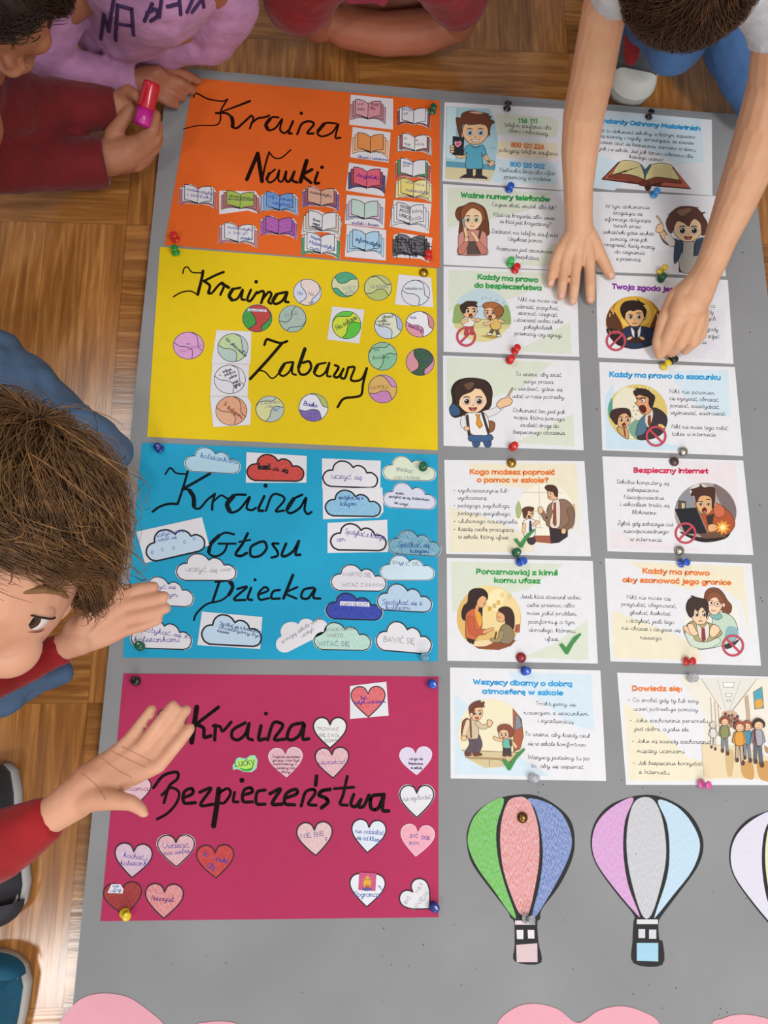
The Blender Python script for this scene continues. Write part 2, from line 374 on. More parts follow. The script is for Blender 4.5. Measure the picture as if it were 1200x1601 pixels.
# ------------------------------------------------------------------ floor and notice board
def parquet():
    m = bpy.data.materials.new('parquet'); m.use_nodes = True
    nt = m.node_tree; N, L = nt.nodes, nt.links; b = N['Principled BSDF']
    def n(t, **k):
        q = N.new('ShaderNode' + t)
        for a, v in k.items(): setattr(q, a, v)
        return q
    def mth(op, a, c=None):
        q = n('Math', operation=op)
        for i, v in enumerate((a, c)):
            if v is None: continue
            if isinstance(v, (int, float)): q.inputs[i].default_value = v
            else: L.new(v, q.inputs[i])
        return q.outputs[0]
    tc = n('TexCoord'); mp = n('Mapping'); mp.inputs['Location'].default_value = (-.035, 1.003, 0)
    L.new(tc.outputs['Object'], mp.inputs[0]); sx = n('SeparateXYZ'); L.new(mp.outputs[0], sx.inputs[0])
    S = .36; pw = .06
    X, Y = sx.outputs[0], sx.outputs[1]
    par = mth('MODULO', mth('ABSOLUTE', mth('ADD', mth('FLOOR', mth('DIVIDE', X, S)), mth('FLOOR', mth('DIVIDE', Y, S)))), 2)
    def mixv(a, c):   # par ? c : a
        return mth('ADD', mth('MULTIPLY', a, mth('SUBTRACT', 1, par)), mth('MULTIPLY', c, par))
    u = mixv(Y, X); v = mixv(X, Y)          # u across the strips, v along them
    strip = mth('FLOOR', mth('DIVIDE', u, pw)); blk = mth('FLOOR', mth('DIVIDE', v, S))
    cm = n('CombineXYZ'); L.new(strip, cm.inputs[0]); L.new(blk, cm.inputs[1]); L.new(par, cm.inputs[2])
    wn = n('TexWhiteNoise'); L.new(cm.outputs[0], wn.inputs[0])
    g = n('CombineXYZ'); L.new(mth('MULTIPLY', u, 95), g.inputs[0]); L.new(mth('MULTIPLY', v, 7), g.inputs[1]); L.new(mth('MULTIPLY', wn.outputs[0], 30), g.inputs[2])
    no = n('TexNoise'); no.inputs['Scale'].default_value = 1; no.inputs['Detail'].default_value = 6; no.inputs['Distortion'].default_value = .9
    L.new(g.outputs[0], no.inputs['Vector'])
    r = n('ValToRGB'); e = r.color_ramp.elements
    e[0].position = .28; e[0].color = rgb('#7a4c25'); e[1].position = .74; e[1].color = rgb('#b8824a')
    q = e.new(.5); q.color = rgb('#976231')
    L.new(no.outputs['Fac'], r.inputs[0])
    hv = n('HueSaturation'); L.new(r.outputs[0], hv.inputs['Color']); L.new(mth('ADD', mth('MULTIPLY', wn.outputs[0], .5), .72), hv.inputs['Value'])
    fu = mth('FRACT', mth('DIVIDE', u, pw)); fv = mth('FRACT', mth('DIVIDE', v, S))
    j = mth('MAXIMUM', mth('LESS_THAN', fu, .012), mth('LESS_THAN', fv, .0035))
    mx = n('Mix', data_type='RGBA'); L.new(mth('MULTIPLY', j, .5), mx.inputs[0]); L.new(hv.outputs[0], mx.inputs[6]); mx.inputs[7].default_value = rgb('#3a2414')
    L.new(mx.outputs[2], b.inputs['Base Color'])
    b.inputs['Roughness'].default_value = .19; b.inputs['Specular IOR Level'].default_value = .42
    bp = n('Bump'); bp.inputs['Strength'].default_value = .12; bp.inputs['Distance'].default_value = .0015
    L.new(no.outputs['Fac'], bp.inputs['Height']); L.new(bp.outputs[0], b.inputs['Normal'])
    return m
FZ = -0.014
tag(slab('floor', [(-5, -4), (5, -4), (5, 6), (-5, 6)], FZ - .02, .02, parquet(), px=False), kind='structure')

def board():
    tl, tr = at(262, 106), at(1168, 181)
    lb = tl + (at(113, 1580) - tl) * 1.16
    ex = (tr - tl)
    rb = lb + ex + (lb - tl) * .0 + (at(1200, 395) - tr).normalized() * 0
    b = slab('notice_board', [tuple(p)[:2] for p in (tl, tr, rb, lb)], FZ, -FZ, mat('#8f8f91', .8, 'board'), px=False)
    tag(b, 'large grey felt notice board lying flat on the parquet under all the sheets', 'notice board')
    ed = Art(0.00001)
    ed.line([(263, 107), (420, 121), (485, 131), (490, 139), (690, 153), (900, 166), (1167, 182)], 5, mat('#83868a', .7), smooth=False)
    ed.build('edge_tape', b, 'worn lighter tape along the far edge')
    sp = Art(0.00003)
    random.seed(3)
    for k in range(46):
        x, y = random.uniform(700, 1195), random.uniform(1215, 1590)
        if k > 34: x, y = random.uniform(170, 700), random.uniform(1445, 1590)
        sp.ell(x, y, random.uniform(.5, 1.3), random.uniform(.5, 1.2), '#4c4a49')
    for x, y in [(1160,395),(1172,520),(1180,640),(1187,790),(926,488),(932,640),(1191,940),(1188,935),(938,880)]: sp.ell(x, y, 1, 1, '#4c4a49')
    sp.build('pin_holes', b)['kind'] = 'stuff'
    return b
BOARD = board()

# ------------------------------------------------------------------ the four coloured A3 sheets with marker headings
TH = 0.0004
def sheet(name, quad, z, m, label, cat, group=None):
    o = slab(name, quad, z, TH, m); tag(o, label, cat, group); return o
Zs = 0.0002
def heading(parent, sc, ox, oy, strokes, col, z, name='marker_heading'):
    a = Art(z, sc, ox, oy)
    for q in strokes:
        if q == '|': a.build(name, parent); a = Art(z, sc, ox, oy); continue
        wd = q[0] * 1.22; w1 = q[2] if len(q) > 2 else None
        p = pairs(q[1])
        if len(p) == 1: a.ell(p[0][0], p[0][1], wd * sc * .55, wd * sc * .55, mat(col, .5, 'marker'))
        else: a.line(p, wd, mat(col, .5, 'marker'), w1=w1)
    return a.build(name, parent)
ZT = Zs + TH + 0.00002
SH_O = sheet('coloured_sheet', [(303,122),(687,158),(687,419),(257,383)], Zs, mat('#e06420', .7, 'paper'), 'orange card sheet headed Kraina Nauki carrying cut-out books', 'poster', 'coloured land posters')
SH_Y = sheet('coloured_sheet', [(250,386),(682,420),(684,704),(230,683)], Zs, mat('#e2c20a', .7, 'paper'), 'yellow card sheet headed Kraina Zabawy carrying cut-out balls', 'poster', 'coloured land posters')
SH_B = sheet('coloured_sheet', [(222,692),(684,711),(684,1034),(192,1028)], Zs, mat('#189cc4', .7, 'paper'), 'turquoise blue card sheet headed Kraina Głosu Dziecka carrying cut-out clouds', 'poster', 'coloured land posters')
SH_M = sheet('coloured_sheet', [(193,1053),(685,1058),(685,1434),(157,1440)], Zs, mat('#b02a58', .7, 'paper'), 'crimson pink card sheet headed Kraina Bezpieczeństwa carrying cut-out hearts', 'poster', 'coloured land posters')
heading(SH_O, 4.444, 280, 130, [
 (2, '100 100 118 70 200 110 300 125 335 112'), (2.4, '335 112 290 190 285 260 250 292 130 295 30 318', 1.6), (3.4, '490 125 400 160 290 200', 2.2),
 (3, '255 208 330 210 370 250 370 300 400 312 440 280 500 225'), (5, '365 240 372 270 370 298'), (2.6, '500 225 515 245 490 315'), (2.8, '500 280 545 245 590 238 625 225'),
 (2.6, '690 238 640 240 600 290 620 328 670 310 715 250 700 320 730 348 755 330'), (4.6, '630 248 602 290 615 318'), (3.2, '790 265 760 340 780 350'), (4, '848 210'),
 (3, '820 355 850 285 900 265 935 285 890 345 932 350'), (2.6, '1090 280 1010 280 960 340 990 370 1060 345 1105 285 1085 375 1120 380'), (4.6, '1005 284 965 332'),
 '|', (5, '470 668 545 490'), (5.4, '545 490 575 680'), (2.6, '575 680 600 560 625 480'), (1.9, '625 480 660 518 710 518 775 463'),
 (2.6, '665 600 610 650 625 690 670 665 695 605 688 670 715 682 740 620'), (4, '625 628 608 665'), (3.4, '742 615 738 668 765 682 800 615'), (3.4, '800 615 785 672 818 690'),
 (5.4, '885 540 842 685'), (4, '922 600 862 640 915 692'), (3.6, '962 620 942 690 970 695'), (4.4, '992 585')], '#200c06', ZT)
heading(SH_Y, 5.4545, 260, 400, [
 (1.8, '140 150 150 110 180 95 220 140 300 145'), (4, '312 130 300 200 267 330'), (1.9, '267 330 200 300 120 315 60 350'), (3.2, '488 138 420 165 320 215'), (3.6, '320 215 370 255 358 315 385 318'),
 (3.2, '400 305 440 255 475 230 490 260 460 332'), (4.2, '470 235 530 270'), (3.2, '630 272 560 290 535 340 560 378 610 360 650 290 640 365 668 375'), (4.6, '565 285 536 340 558 376'), (3.4, '720 290 690 370 718 382 770 310'), (4.4, '765 222'),
 (3.4, '770 320 820 300 830 330 808 402'), (3.2, '815 375 870 310 895 330 870 390 892 408'), (3.4, '1015 310 940 330 905 385 935 410 990 380 1030 310 1012 385 1040 395'), (4.6, '940 330 908 382')], '#1d1606', ZT)
heading(SH_Y, 5.217, 370, 500, [
 (3.4, '225 205 245 160 300 175 360 190 410 175'), (4, '370 190 250 330 110 482'), (1.9, '175 410 230 425 280 475 320 460 370 390'),
 (2.8, '450 345 385 360 345 430 380 458 430 420 460 345 450 430 482 450'), (4.4, '385 365 348 428'), (3.4, '555 238 505 380 520 442 570 440 605 390 590 340 540 350'), (4.8, '555 238 505 385'),
 (2.8, '725 350 655 370 630 430 670 460 720 430 755 350 735 450 765 462'), (4.2, '660 368 632 425'), (3.2, '800 370 830 390 792 458 830 465 870 400'), (3.2, '870 400 845 462 880 475 910 388'),
 (3, '910 388 960 390 930 480 960 500 1020 480 1060 395'), (3.2, '1060 395 1030 520 1015 610 960 630 870 645 822 712')], '#1d1606', ZT, 'marker_heading')
heading(SH_B, 4.138, 210, 690, [
 (2.4, '200 212 232 172 270 205 335 212'), (3.2, '345 195 315 300 280 405'), (3.2, '280 405 220 405 160 425 118 455'), (3.6, '490 208 400 260 310 310'),
 (3, '310 310 355 315 380 360 380 420 420 435 470 380 520 340'), (5.6, '358 320 382 360 386 415'), (3.2, '520 340 505 400 503 442'), (2.6, '510 390 560 350 600 370 625 362'),
 (3, '720 345 640 350 595 410 620 460 680 440 745 360 725 430 760 445 785 430'), (6, '640 355 600 405 615 450'), (3.6, '840 355 802 440 832 450'), (5, '848 287'),
 (3, '850 450 890 350 945 348 970 380 915 450 968 448'), (3, '1085 345 1020 380 985 440 1010 465 1070 430 1110 365 1100 440 1120 470 1145 458'), (5, '1030 372 990 435')], '#08161b', ZT)
heading(SH_B, 3.75, 195, 810, [
 (3, '640 95 580 88 510 140 490 200 530 225 580 200 600 155'), (5, '550 105 505 150 492 198'), (2.8, '550 150 650 150'), (3.6, '720 90 690 150 650 210 680 222 715 205'), (2.6, '670 140 735 128'),
 (3.4, '790 140 740 170 740 222 790 222 830 180 820 140 790 140'), (3.2, '900 150 865 152 892 192 895 220 860 232'), (3.6, '945 150 920 215 945 222 990 190 1020 135 1000 210 1028 215'),
 '|', (3.4, '555 370 535 430 515 490'), (2.6, '530 375 620 370 632 420 570 480 480 505 420 560 405 598'), (4.6, '615 375 632 405 610 450'), (3.2, '660 415 715 405 640 475 705 480'), (3.4, '740 410 720 470 745 480'), (3.8, '763 362'),
 (3, '780 450 840 425 820 405 785 440 792 478 845 470'), (3.2, '908 422 870 430 860 470 908 472'), (4, '985 335 930 470'), (3, '1010 405 945 440 1005 472'),
 (3.2, '1105 408 1050 420 1035 465 1075 470 1115 415 1105 465 1145 472')], '#08161b', ZT)
heading(SH_M, 4.286, 220, 1080, [
 (6.6, '375 110 340 345'), (4.6, '520 110 370 225'), (4.8, '370 225 420 250 425 310 468 302'), (4.4, '500 230 495 330'), (4, '485 235 530 240 550 270 605 210'),
 (4.2, '700 215 620 260 610 310 650 330 700 290 725 220 715 310 748 330'), (4.6, '805 235 790 325 832 322'), (4.6, '838 153'), (4.2, '850 330 885 220 930 215 950 240 895 325 965 325'),
 (4.4, '1085 215 1010 235 980 310 1010 330 1060 300 1095 225 1085 320 1125 322'),
 '|', (4, '85 650 150 570 240 545 245 590 190 640 155 750'), (3.6, '140 700 200 650 255 680 240 750 180 820 110 860'), (4.4, '280 720 345 690 340 655 290 680 290 750 365 750'), (4.2, '395 680 470 655 400 765 490 760'),
 (6.8, '522 660 510 760 488 905'), (3.6, '515 690 580 655 600 690 560 750 520 750'), (3.8, '628 680 620 740 652 745'), (6, '677 600'), (4.2, '680 700 745 680 735 650 690 670 685 740 748 745'),
 (4.2, '832 665 780 680 775 755 832 760'), (4.6, '865 690 935 660 880 755 945 760'), (4.4, '970 720 1045 690 1035 660 975 690 965 755 1030 765')], '#14070c', ZT)
heading(SH_M, 4.444, 420, 1160, [
 (4.2, '225 445 255 350 310 330 320 360 275 430 328 440'), (5, '332 238 325 300'), (5, '425 330 370 340 350 370 395 390 410 420 365 458'), (4, '545 240 515 370 495 430 545 440'), (3.8, '455 325 590 315'),
 (4.4, '590 365 570 430 600 450 640 400'), (4.4, '640 400 625 450 660 445 695 370'), (4.8, '795 365 715 380 710 460 760 460 800 365'), (4.8, '800 365 790 470 832 480')], '#14070c', ZT)

# ------------------------------------------------------------------ cut-outs glued on the sheets
WHITE = '#dcdadf'
ZC = Zs + TH + 0.0004           # just over the heading strokes
OUT = '#26262e'
class Ctx:
    def __init__(s, sc, ox, oy): s.sc, s.ox, s.oy = sc, ox, oy
    def p(s, q): return [(s.ox + x / s.sc, s.oy + y / s.sc) for x, y in pairs(q)]
    def b(s, x0, y0, x1, y1): return [s.ox + x0 / s.sc, s.oy + y0 / s.sc, s.ox + x1 / s.sc, s.oy + y1 / s.sc]
def writing(o, lines, z, ctx=None, name='writing'):
    """lines: (text, x0,y0,x1,y1, xheight, width, colour, font) in photo px or ctx units"""
    a = Art(z, *( (ctx.sc, ctx.ox, ctx.oy) if ctx else (1, 0, 0)))
    for (t, x0, y0, x1, y1, h, wd, c, f) in lines: a.text(t, x0, y0, x1, y1, h * (.78 if f == 'script' else .8), wd * .88, c, f)
    return a.build(name, o)
def unit(bx):
    x0, y0, x1, y1 = bx
    return lambda p: (x0 + p[0] * (x1 - x0), y0 + p[1] * (y1 - y0))
BK_OUT = [(.145,.03),(.3,.0),(.43,.08),(.51,.185),(.6,.1),(.75,.075),(.87,.09),(.955,.2),(1.01,.34),(1.0,1.01),(.82,.86),(.6,.78),(.5,.815),(.3,.76),(.1,.79),(-.01,.84),(.0,.2),(.07,.1)]
def book(bx, lf, rt, mid, outer, label, lines=(), back=None, dz=0, amt=.2, lctx=None, scrib=None):
    u = unit(bx)
    z = ZC + dz
    pts = back if back else [u(p) for p in BK_OUT]
    o = slab('book_cutout', pts, z, .0002, mat(WHITE, .7, 'paper')); tag(o, label, 'paper cut-out', 'book cut-outs on the orange sheet')
    z += .0002
    def art(k): return Art(z + k * DZ * 4, fn=u)
    C = lambda c: c if c in (WHITE,) else None
    m = lambda c, r=.6: mat(c, .7, 'paper') if c == WHITE else crayon(c, amt, r)
    a = art(0)
    a.poly([(.075,.19),(.01,.215),(.005,.82),(.1,.775),(.22,.735),(.35,.74),(.49,.79),(.3,.6)], m(outer), line=OUT, lw=.8)
    a.poly([(.92,.3),(1.0,.345),(.985,.99),(.9,.87),(.78,.79),(.65,.76),(.49,.79),(.7,.6)], m(outer, 1.2), line=OUT, lw=.8)
    a.build('back_page', o)
    a = art(1)
    a.poly([(.15,.075),(.075,.095),(.072,.7),(.18,.675),(.3,.68),(.49,.79),(.3,.4)], m(mid), line=OUT, lw=.8)
    a.poly([(.86,.18),(.93,.215),(.92,.825),(.8,.755),(.68,.735),(.49,.79),(.7,.4)], m(mid, 1.2), line=OUT, lw=.8)
    a.build('middle_page', o)
    for nm, P, c, r in (('left_page', [(.15,.015),(.25,.02),(.38,.07),(.505,.185),(.495,.79),(.42,.72),(.3,.645),(.145,.6)], lf, .5), ('right_page', [(.505,.185),(.6,.115),(.72,.085),(.862,.09),(.862,.67),(.75,.675),(.6,.72),(.495,.79)], rt, 1.1)):
        a = art(2); a.poly(P, m(c, r), line=OUT, lw=1.0)
        if nm == 'left_page' : a.poly([(.3,.665),(.495,.8),(.49,.72),(.4,.69)], OUT)
        a.build(nm, o)
    zz = z + 16 * DZ
    if scrib:
        a = Art(zz, fn=u); random.seed(scrib[2])
        for k in range(scrib[1]):
            x, y = random.uniform(.02, .95), random.uniform(.15, .75); ang = random.choice((.15, 1.4)); L = random.uniform(.05, .2)
            a.line([(x, y), (x + L * math.cos(ang), y + L * math.sin(ang))], .9, scrib[0], smooth=False)
        a.build('pen_scribble', o)
    if lines: writing(o, lines, zz + 5 * DZ, lctx)
    return o
K2 = Ctx(7.5, 530, 140); K3 = Ctx(7.5, 530, 270); K4 = Ctx(4.444, 270, 270)
PU, BL, GR, DK = '#5a4a9a', '#4a62a8', '#8a8890', '#3a3a44'
book(K2.b(130,110,545,410), '#d495a0', '#cf8590', '#bd7484', '#c08898', 'pink open book cut-out on a white rectangle in the far right corner of orange sheet', [('W-F', 215,185,290,190, 22,.7,'#6a3444','print'), ('BAPS', 215,240,300,250, 22,.7,'#6a3444','print'), ('PLAST', 375,185,470,195, 22,.8,'#6a2434','print'), ('YKA', 360,230,425,240, 24,.8,'#6a3444','print')], K2.p('135 60 632 110 630 470 118 412'), lctx=K2)
book(K2.b(680,195,1065,465), WHITE, WHITE, '#dfdfe4', '#87181f', 'white open book cut-out with dark red cover, topmost beside the green pin', [('BAZA', 750,238,855,258, 20,.7,BL,'print'), ('WF', 755,295,810,300, 22,.7,BL,'print')], lctx=K2)
book(K2.b(155,500,575,805), '#dd8416', '#dd8416', '#eca868', '#eebd8e', 'orange crayoned open book cut-out on a white rectangle', [('Słowa i uważanie', 215,800,575,835, 20,.8,BL,'script')], K2.p('158 440 603 505 578 855 128 795'), lctx=K2)
book(K2.b(680,510,1085,780), '#dfdcda', '#dfdcda', '#8e2842', '#c4beb0', 'white open book cut-out with wine red inner pages', [('to', 760,580,795,585, 20,.8,GR,'script'), ('moje', 760,640,835,660, 20,.8,GR,'script'), ('to', 890,605,930,605, 20,.8,GR,'script'), ('lubię', 890,650,1000,650, 20,.7,GR,'print'), ('być', 760,690,850,705, 20,.7,GR,'script')], lctx=K2, amt=.25)
book([544,260.5,602,303.5], '#d94e6c', '#d94e6c', '#981830', '#22327a', 'red open book cut-out with navy back pages reading Angielski', [('Angielski', 200,1020,460,1055, 28,1.1,'#6a2a90','script')], [(545.3,254.4),(606.7,263.3),(600,307.3),(540.4,297.7)], lctx=K2, amt=.15)
book([617.5,246.7,672.5,285], WHITE, WHITE, '#2c8436', '#b84242', 'white open book cut-out with green and red page edges', [('ortogra', 740,860,850,880, 18,.7,BL,'script'), ('fia', 745,895,820,905, 18,.7,GR,'script')], lctx=K2)
book(K3.b(660,60,1085,355), '#dfcc62', '#e6d894', '#e6d98c', '#e8dc9c', 'yellow crayoned open book cut-out under the green edged one', [('ubieranie', 765,115,1000,160, 24,.6,GR,'script'), ('matematyka', 780,215,1045,250, 26,.7,'#6a6a90','script')], lctx=K3, dz=.0004)
book(K3.b(80,308,512,610), '#b6cec4', '#b6cec4', '#d4b4c4', '#a2aace', 'pale green open book cut-out with lilac pages on a white rectangle', [('~~~~', 0,0,1,1,1,.1,DK,'script'), ('polski i basen', 150,600,470,632, 24,.8,PU,'script')][1:], K3.p('88 258 540 305 527 655 65 600'), lctx=K3)
book(K3.b(610,345,1050,685), WHITE, WHITE, '#dedee2', '#d6dae2', 'uncoloured white open book cut-out with pencilled words on both pages', [('WSZYSTKO', 710,400,835,440, 22,.8,DK,'print'), ('PO CO', 710,455,830,480, 26,1,DK,'print'), ('WFRCZ', 700,510,830,550, 30,1,DK,'print'), ('kolory', 855,470,980,460, 26,.7,GR,'script'), ('UWAGA', 845,570,975,545, 34,.8,GR,'print')], K3.p('640 320 1082 365 1050 715 592 630'), lctx=K3)
book(K3.b(92,662,525,995), '#9fc6e0', '#9fc6e0', '#a6cae2', '#aacce4', 'light blue open book cut-out reading informatyka', [('informatyka', 190,795,480,870, 32,1.1,'#2c4a78','script')], K3.p('88 610 550 672 545 1030 65 985'), lctx=K3, dz=.0004)
book(K3.b(625,712,1060,1045), '#4e4c58', '#3a3a40', '#1c1c20', '#19191c', 'black scribbled open book cut-out held by the red pin', [], K3.p('640 730 720 705 1092 765 1055 1055 950 1010 620 990'), scrib=('#18181c', 70, 4), amt=.25)
book(K4.b(45,80,302,255), WHITE, WHITE, '#c4c8d0', '#c25c5c', 'white open book cut-out with red cover, leftmost on orange sheet', [('matematyka', 95,120,275,155, 13,.7,PU,'script'), ('i polski', 95,155,265,185, 14,.7,PU,'script')], lctx=K4)
book(K4.b(335,122,600,285), '#98b226', '#98b226', '#aa5a62', '#aa5f66', 'lime green open book cut-out with pink page edges', [('śpiewanie i', 390,165,555,185, 11,.7,DK,'script'), ('krawcowe', 385,190,560,195, 12,.7,DK,'script')], K4.p('322 125 575 130 610 180 595 285 520 262 322 290'), lctx=K4)
book(K4.b(612,130,870,300), '#6090cc', '#6090cc', '#7ea6d8', '#8fb2dc', 'blue crayoned open book cut-out beside the lime green one', [('Wf i taniec', 660,170,830,200, 14,.8,'#2a58b0','script'), ('czytać', 690,215,820,235, 14,.8,'#2a58b0','script')], lctx=K4)
book(K4.b(900,95,1155,270), '#cf9e84', '#cf9e84', '#94384a', '#74429a', 'tan crayoned open book cut-out with purple back pages', [('matematyka', 950,140,1100,170, 13,.7,DK,'script')], lctx=K4)
book(K4.b(320,345,588,525), WHITE, WHITE, '#d6d0d6', '#c4707e', 'white open book cut-out with pink cover in the lower row', [('matematyka', 380,385,555,405, 13,.7,PU,'script'), ('i W-F', 385,420,520,440, 14,.8,BL,'script'), ('plastyka', 470,460,545,465, 12,.7,BL,'script')], lctx=K4)
book(K4.b(608,300,862,465), '#a23ea2', '#a23ea2', '#983498', '#a64aa6', 'solid purple open book cut-out with no writing', [], lctx=K4, amt=.2)
book(K4.b(905,262,1170,445), WHITE, WHITE, '#d8c0ba', '#c9cfc2', 'white open book cut-out with pale pink edges and three words on left page', [('Basen', 972,330,1025,345, 11,.8,DK,'script'), ('wszyst', 970,355,1020,370, 10,.8,DK,'script'), ('zabawa', 965,375,1030,388, 10,.8,DK,'script')], K4.p('950 255 1010 262 1060 285 1130 270 1165 310 1175 350 1160 452 1080 415 990 410 892 430 905 330'), lctx=K4)
book(K4.b(893,412,1160,605), WHITE, WHITE, '#d8dedc', '#2e9256', 'white open book cut-out with green cover reading matematyka at the near edge', [('Wszystko', 955,450,1030,475, 12,.7,BL,'script'), ('Matematyka', 945,490,1120,535, 17,.9,BL,'script'), ('na 5', 950,525,1050,550, 14,.9,BL,'script')], lctx=K4, dz=.0004)

LLS = [(-.97,-.22),(-.6,.03),(-.1,.1),(.25,.4),(.2,.98)]
URS = [(.15,-.98),(.5,-.75),(.6,-.3),(.65,.15),(.93,.38)]
def ball(ctx, cx, cy, rx, ry, base, big, small, rot, label, lines=(), back=None, dz=0, amt=.35, strip=None, edge=1.0, mir=False):
    c = ctx
    fn = lambda p: (c.ox + (cx + p[0] * rx) / c.sc, c.oy + (cy + p[1] * ry) / c.sc)
    z = ZC + dz
    pts = back if back else [fn((1.03 * math.cos(t * PI / 20), 1.03 * math.sin(t * PI / 20))) for t in range(40)]
    o = slab('ball_cutout', pts, z, .0002, mat(WHITE, .7, 'paper')); tag(o, label, 'paper cut-out', 'ball cut-outs on the yellow sheet')
    z += .0002
    m = lambda col, r=.6: mat(col, .7, 'paper') if col == WHITE else crayon(col, amt, r)
    cr_, sr_ = math.cos(math.radians(rot)), math.sin(math.radians(rot))
    def R(p):
        x, y = (-p[0] if mir else p[0]), p[1]
        return (x * cr_ - y * sr_, x * sr_ + y * cr_)
    a = Art(z, fn=fn); a.poly([(math.cos(t * PI / 20), math.sin(t * PI / 20)) for t in range(40)], m(base), line=OUT, lw=edge); a.build('middle_panel', o)
    for nm, seam, col in (('large_panel', LLS, big), ('small_panel', URS, small)):
        s = [(p.x, p.y) for p in cr(seam, False, 5)]
        a0 = math.atan2(s[-1][1], s[-1][0]); a1 = math.atan2(s[0][1], s[0][0])
        if nm == 'large_panel':
            if a1 < a0: a1 += 2 * PI
        else:
            if a1 > a0: a1 -= 2 * PI
        ring = [(math.cos(a0 + (a1 - a0) * k / 12) * .985, math.sin(a0 + (a1 - a0) * k / 12) * .985) for k in range(1, 12)]
        a = Art(z + 3 * DZ, fn=fn); a.poly([R(p) for p in s + ring], m(col, 1.3)); a.line([R(p) for p in s], 1.0, OUT, smooth=False); a.build(nm, o)
    if strip:
        a = Art(z + 7 * DZ, c.sc, c.ox, c.oy); a.poly(strip, WHITE); a.build('name_strip', o, 'white paper strip')
    if lines: writing(o, lines, z + 9 * DZ, c)
    return o
Y7 = Ctx(5, 450, 410); Y5 = Ctx(5.4545, 260, 400); Y8 = Ctx(8.43, 260, 500); Y6 = Ctx(5.217, 370, 500); Y3 = Ctx(2.609, 230, 380)
ball(Y7, 152,235,108,102, '#dcc4bc', '#c4c9de', '#bcc8e4', 48, 'pale ball cut-out with orange strokes, next to the word Kraina', [('Na', 75,255,115,255, 20,.7,BL,'script'), ('Na', 160,260,200,260, 20,.7,GR,'script'), ('boisko', 165,325,205,318, 12,.6,GR,'script')], amt=.6)
ball(Y7, 447,175,105,97, '#c9cda0', '#169a6a', '#169a6a', 140, 'ball cut-out with two emerald green panels at the far edge', [('ŚWIĘT', 415,220,535,215, 24,.7,GR,'print'), ('KOWO', 450,250,525,245, 18,.7,GR,'print')], amt=.2)
ball(Y7, 703,200,107,98, '#b8c070', '#a2b23c', '#a9b84c', -40, 'olive green ball cut-out reading NA BOISKU', [('NA BOISKU', 645,205,790,200, 20,.8,GR,'print')])
ball(Y7, 998,240,110,100, '#cfd8de', '#d2d3da', '#cfd2d8', 0, 'uncoloured ball cut-out on a white square under the gold tack', [('wszędzie na', 915,212,1050,215, 16,.8,GR,'script')], Y7.p('865 95 1118 120 1135 352 835 330'))
ball(Y5, 775,533,125,115, '#b2261f', '#1e9024', '#2a9230', 50, 'red ball cut-out with green sides and a white name strip', [('NA MECZE', 705,472,845,474, 14,.7,PU,'print')], strip='695 450 850 455 855 480 690 470', amt=.12)
ball(Y5, 1075,537,115,112, '#8fae9c', '#8aa898', '#86b09a', 92, 'grey green scribbled ball cut-out beside the red one', [('na hali', 1010,520,1120,500, 24,.6,GR,'script')], amt=.45)
ball(Y7, 458,490,112,108, '#cad61a', '#48bd16', '#52c022', -85, 'neon green ball cut-out on a tilted white square', [('Na zabawę', 385,530,540,440, 26,1,'#2a5a3a','script')], Y7.p('345 345 597 372 557 635 305 605'), amt=.12)
ball(Y7, 785,498,108,100, '#d2d8ba', '#bccade', '#97a9d4', 0, 'pale ball cut-out with light blue panels and three lines of writing', [('własne', 735,438,820,430, 15,.7,DK,'script'), ('całki', 700,468,775,465, 15,.8,DK,'script'), ('zabaw', 710,495,800,490, 15,.7,DK,'script')], amt=.4)
ball(Y7, 1030,485,110,100, '#e2e0e4', '#d68496', '#ca6f6f', 0, 'white ball cut-out with a pink panel reading na świetlicy', [('na', 955,440,1000,440, 18,.9,PU,'script'), ('świetlicy', 935,500,1050,545, 20,1,'#7a2a80','script')], amt=.3)
ball(Y8, 293,340,200,178, '#d592c6', '#d48fc4', '#d48ec2', 0, 'pink ball cut-out, leftmost on the yellow sheet', [('na', 270,325,310,322, 20,.6,PU,'script'), ('Na wakacje', 180,440,470,345, 34,.6,'#a878b0','script')], amt=.25)
ball(Y8, 875,368,200,185, '#b2c98a', '#a4bcb4', '#a8bcba', 0, 'green ball cut-out on white paper, first of the stacked column', [('Na', 775,270,830,300, 30,1,'#4a6a5a','script'), ('placu zabaw', 850,320,1040,490, 30,1,'#3a4a78','script')], Y8.p('660 135 1120 155 1105 585 595 570'))
ball(Y8, 835,785,205,188, '#d9d6dc', '#d3d1d9', '#d6d4da', 0, 'uncoloured ball cut-out on white paper, middle of the stacked column', [('i', 690,740,720,735, 30,.8,DK,'script'), ('wolnym', 745,700,865,660, 26,.8,DK,'script'), ('placu', 770,745,910,690, 28,1,DK,'script'), ('zabaw', 830,785,930,740, 28,.8,DK,'script'), ('na hali', 880,840,945,825, 24,.8,DK,'script'), ('grą', 900,890,975,860, 34,1.4,DK,'script')], Y8.p('605 572 1090 590 1070 1010 575 1005'), dz=.0003)
ball(Y8, 855,1200,205,190, '#d68e5c', '#d89866', '#d4884e', 0, 'orange ball cut-out on white paper, nearest of the stacked column', [('2', 760,1120,800,1130, 34,1,'#7a3a1a','print'), ('kolegami', 800,1170,990,1300, 34,1,'#7a3a1a','script')], Y8.p('575 1010 1070 1015 1115 1110 1105 1385 615 1415'), dz=.0006)
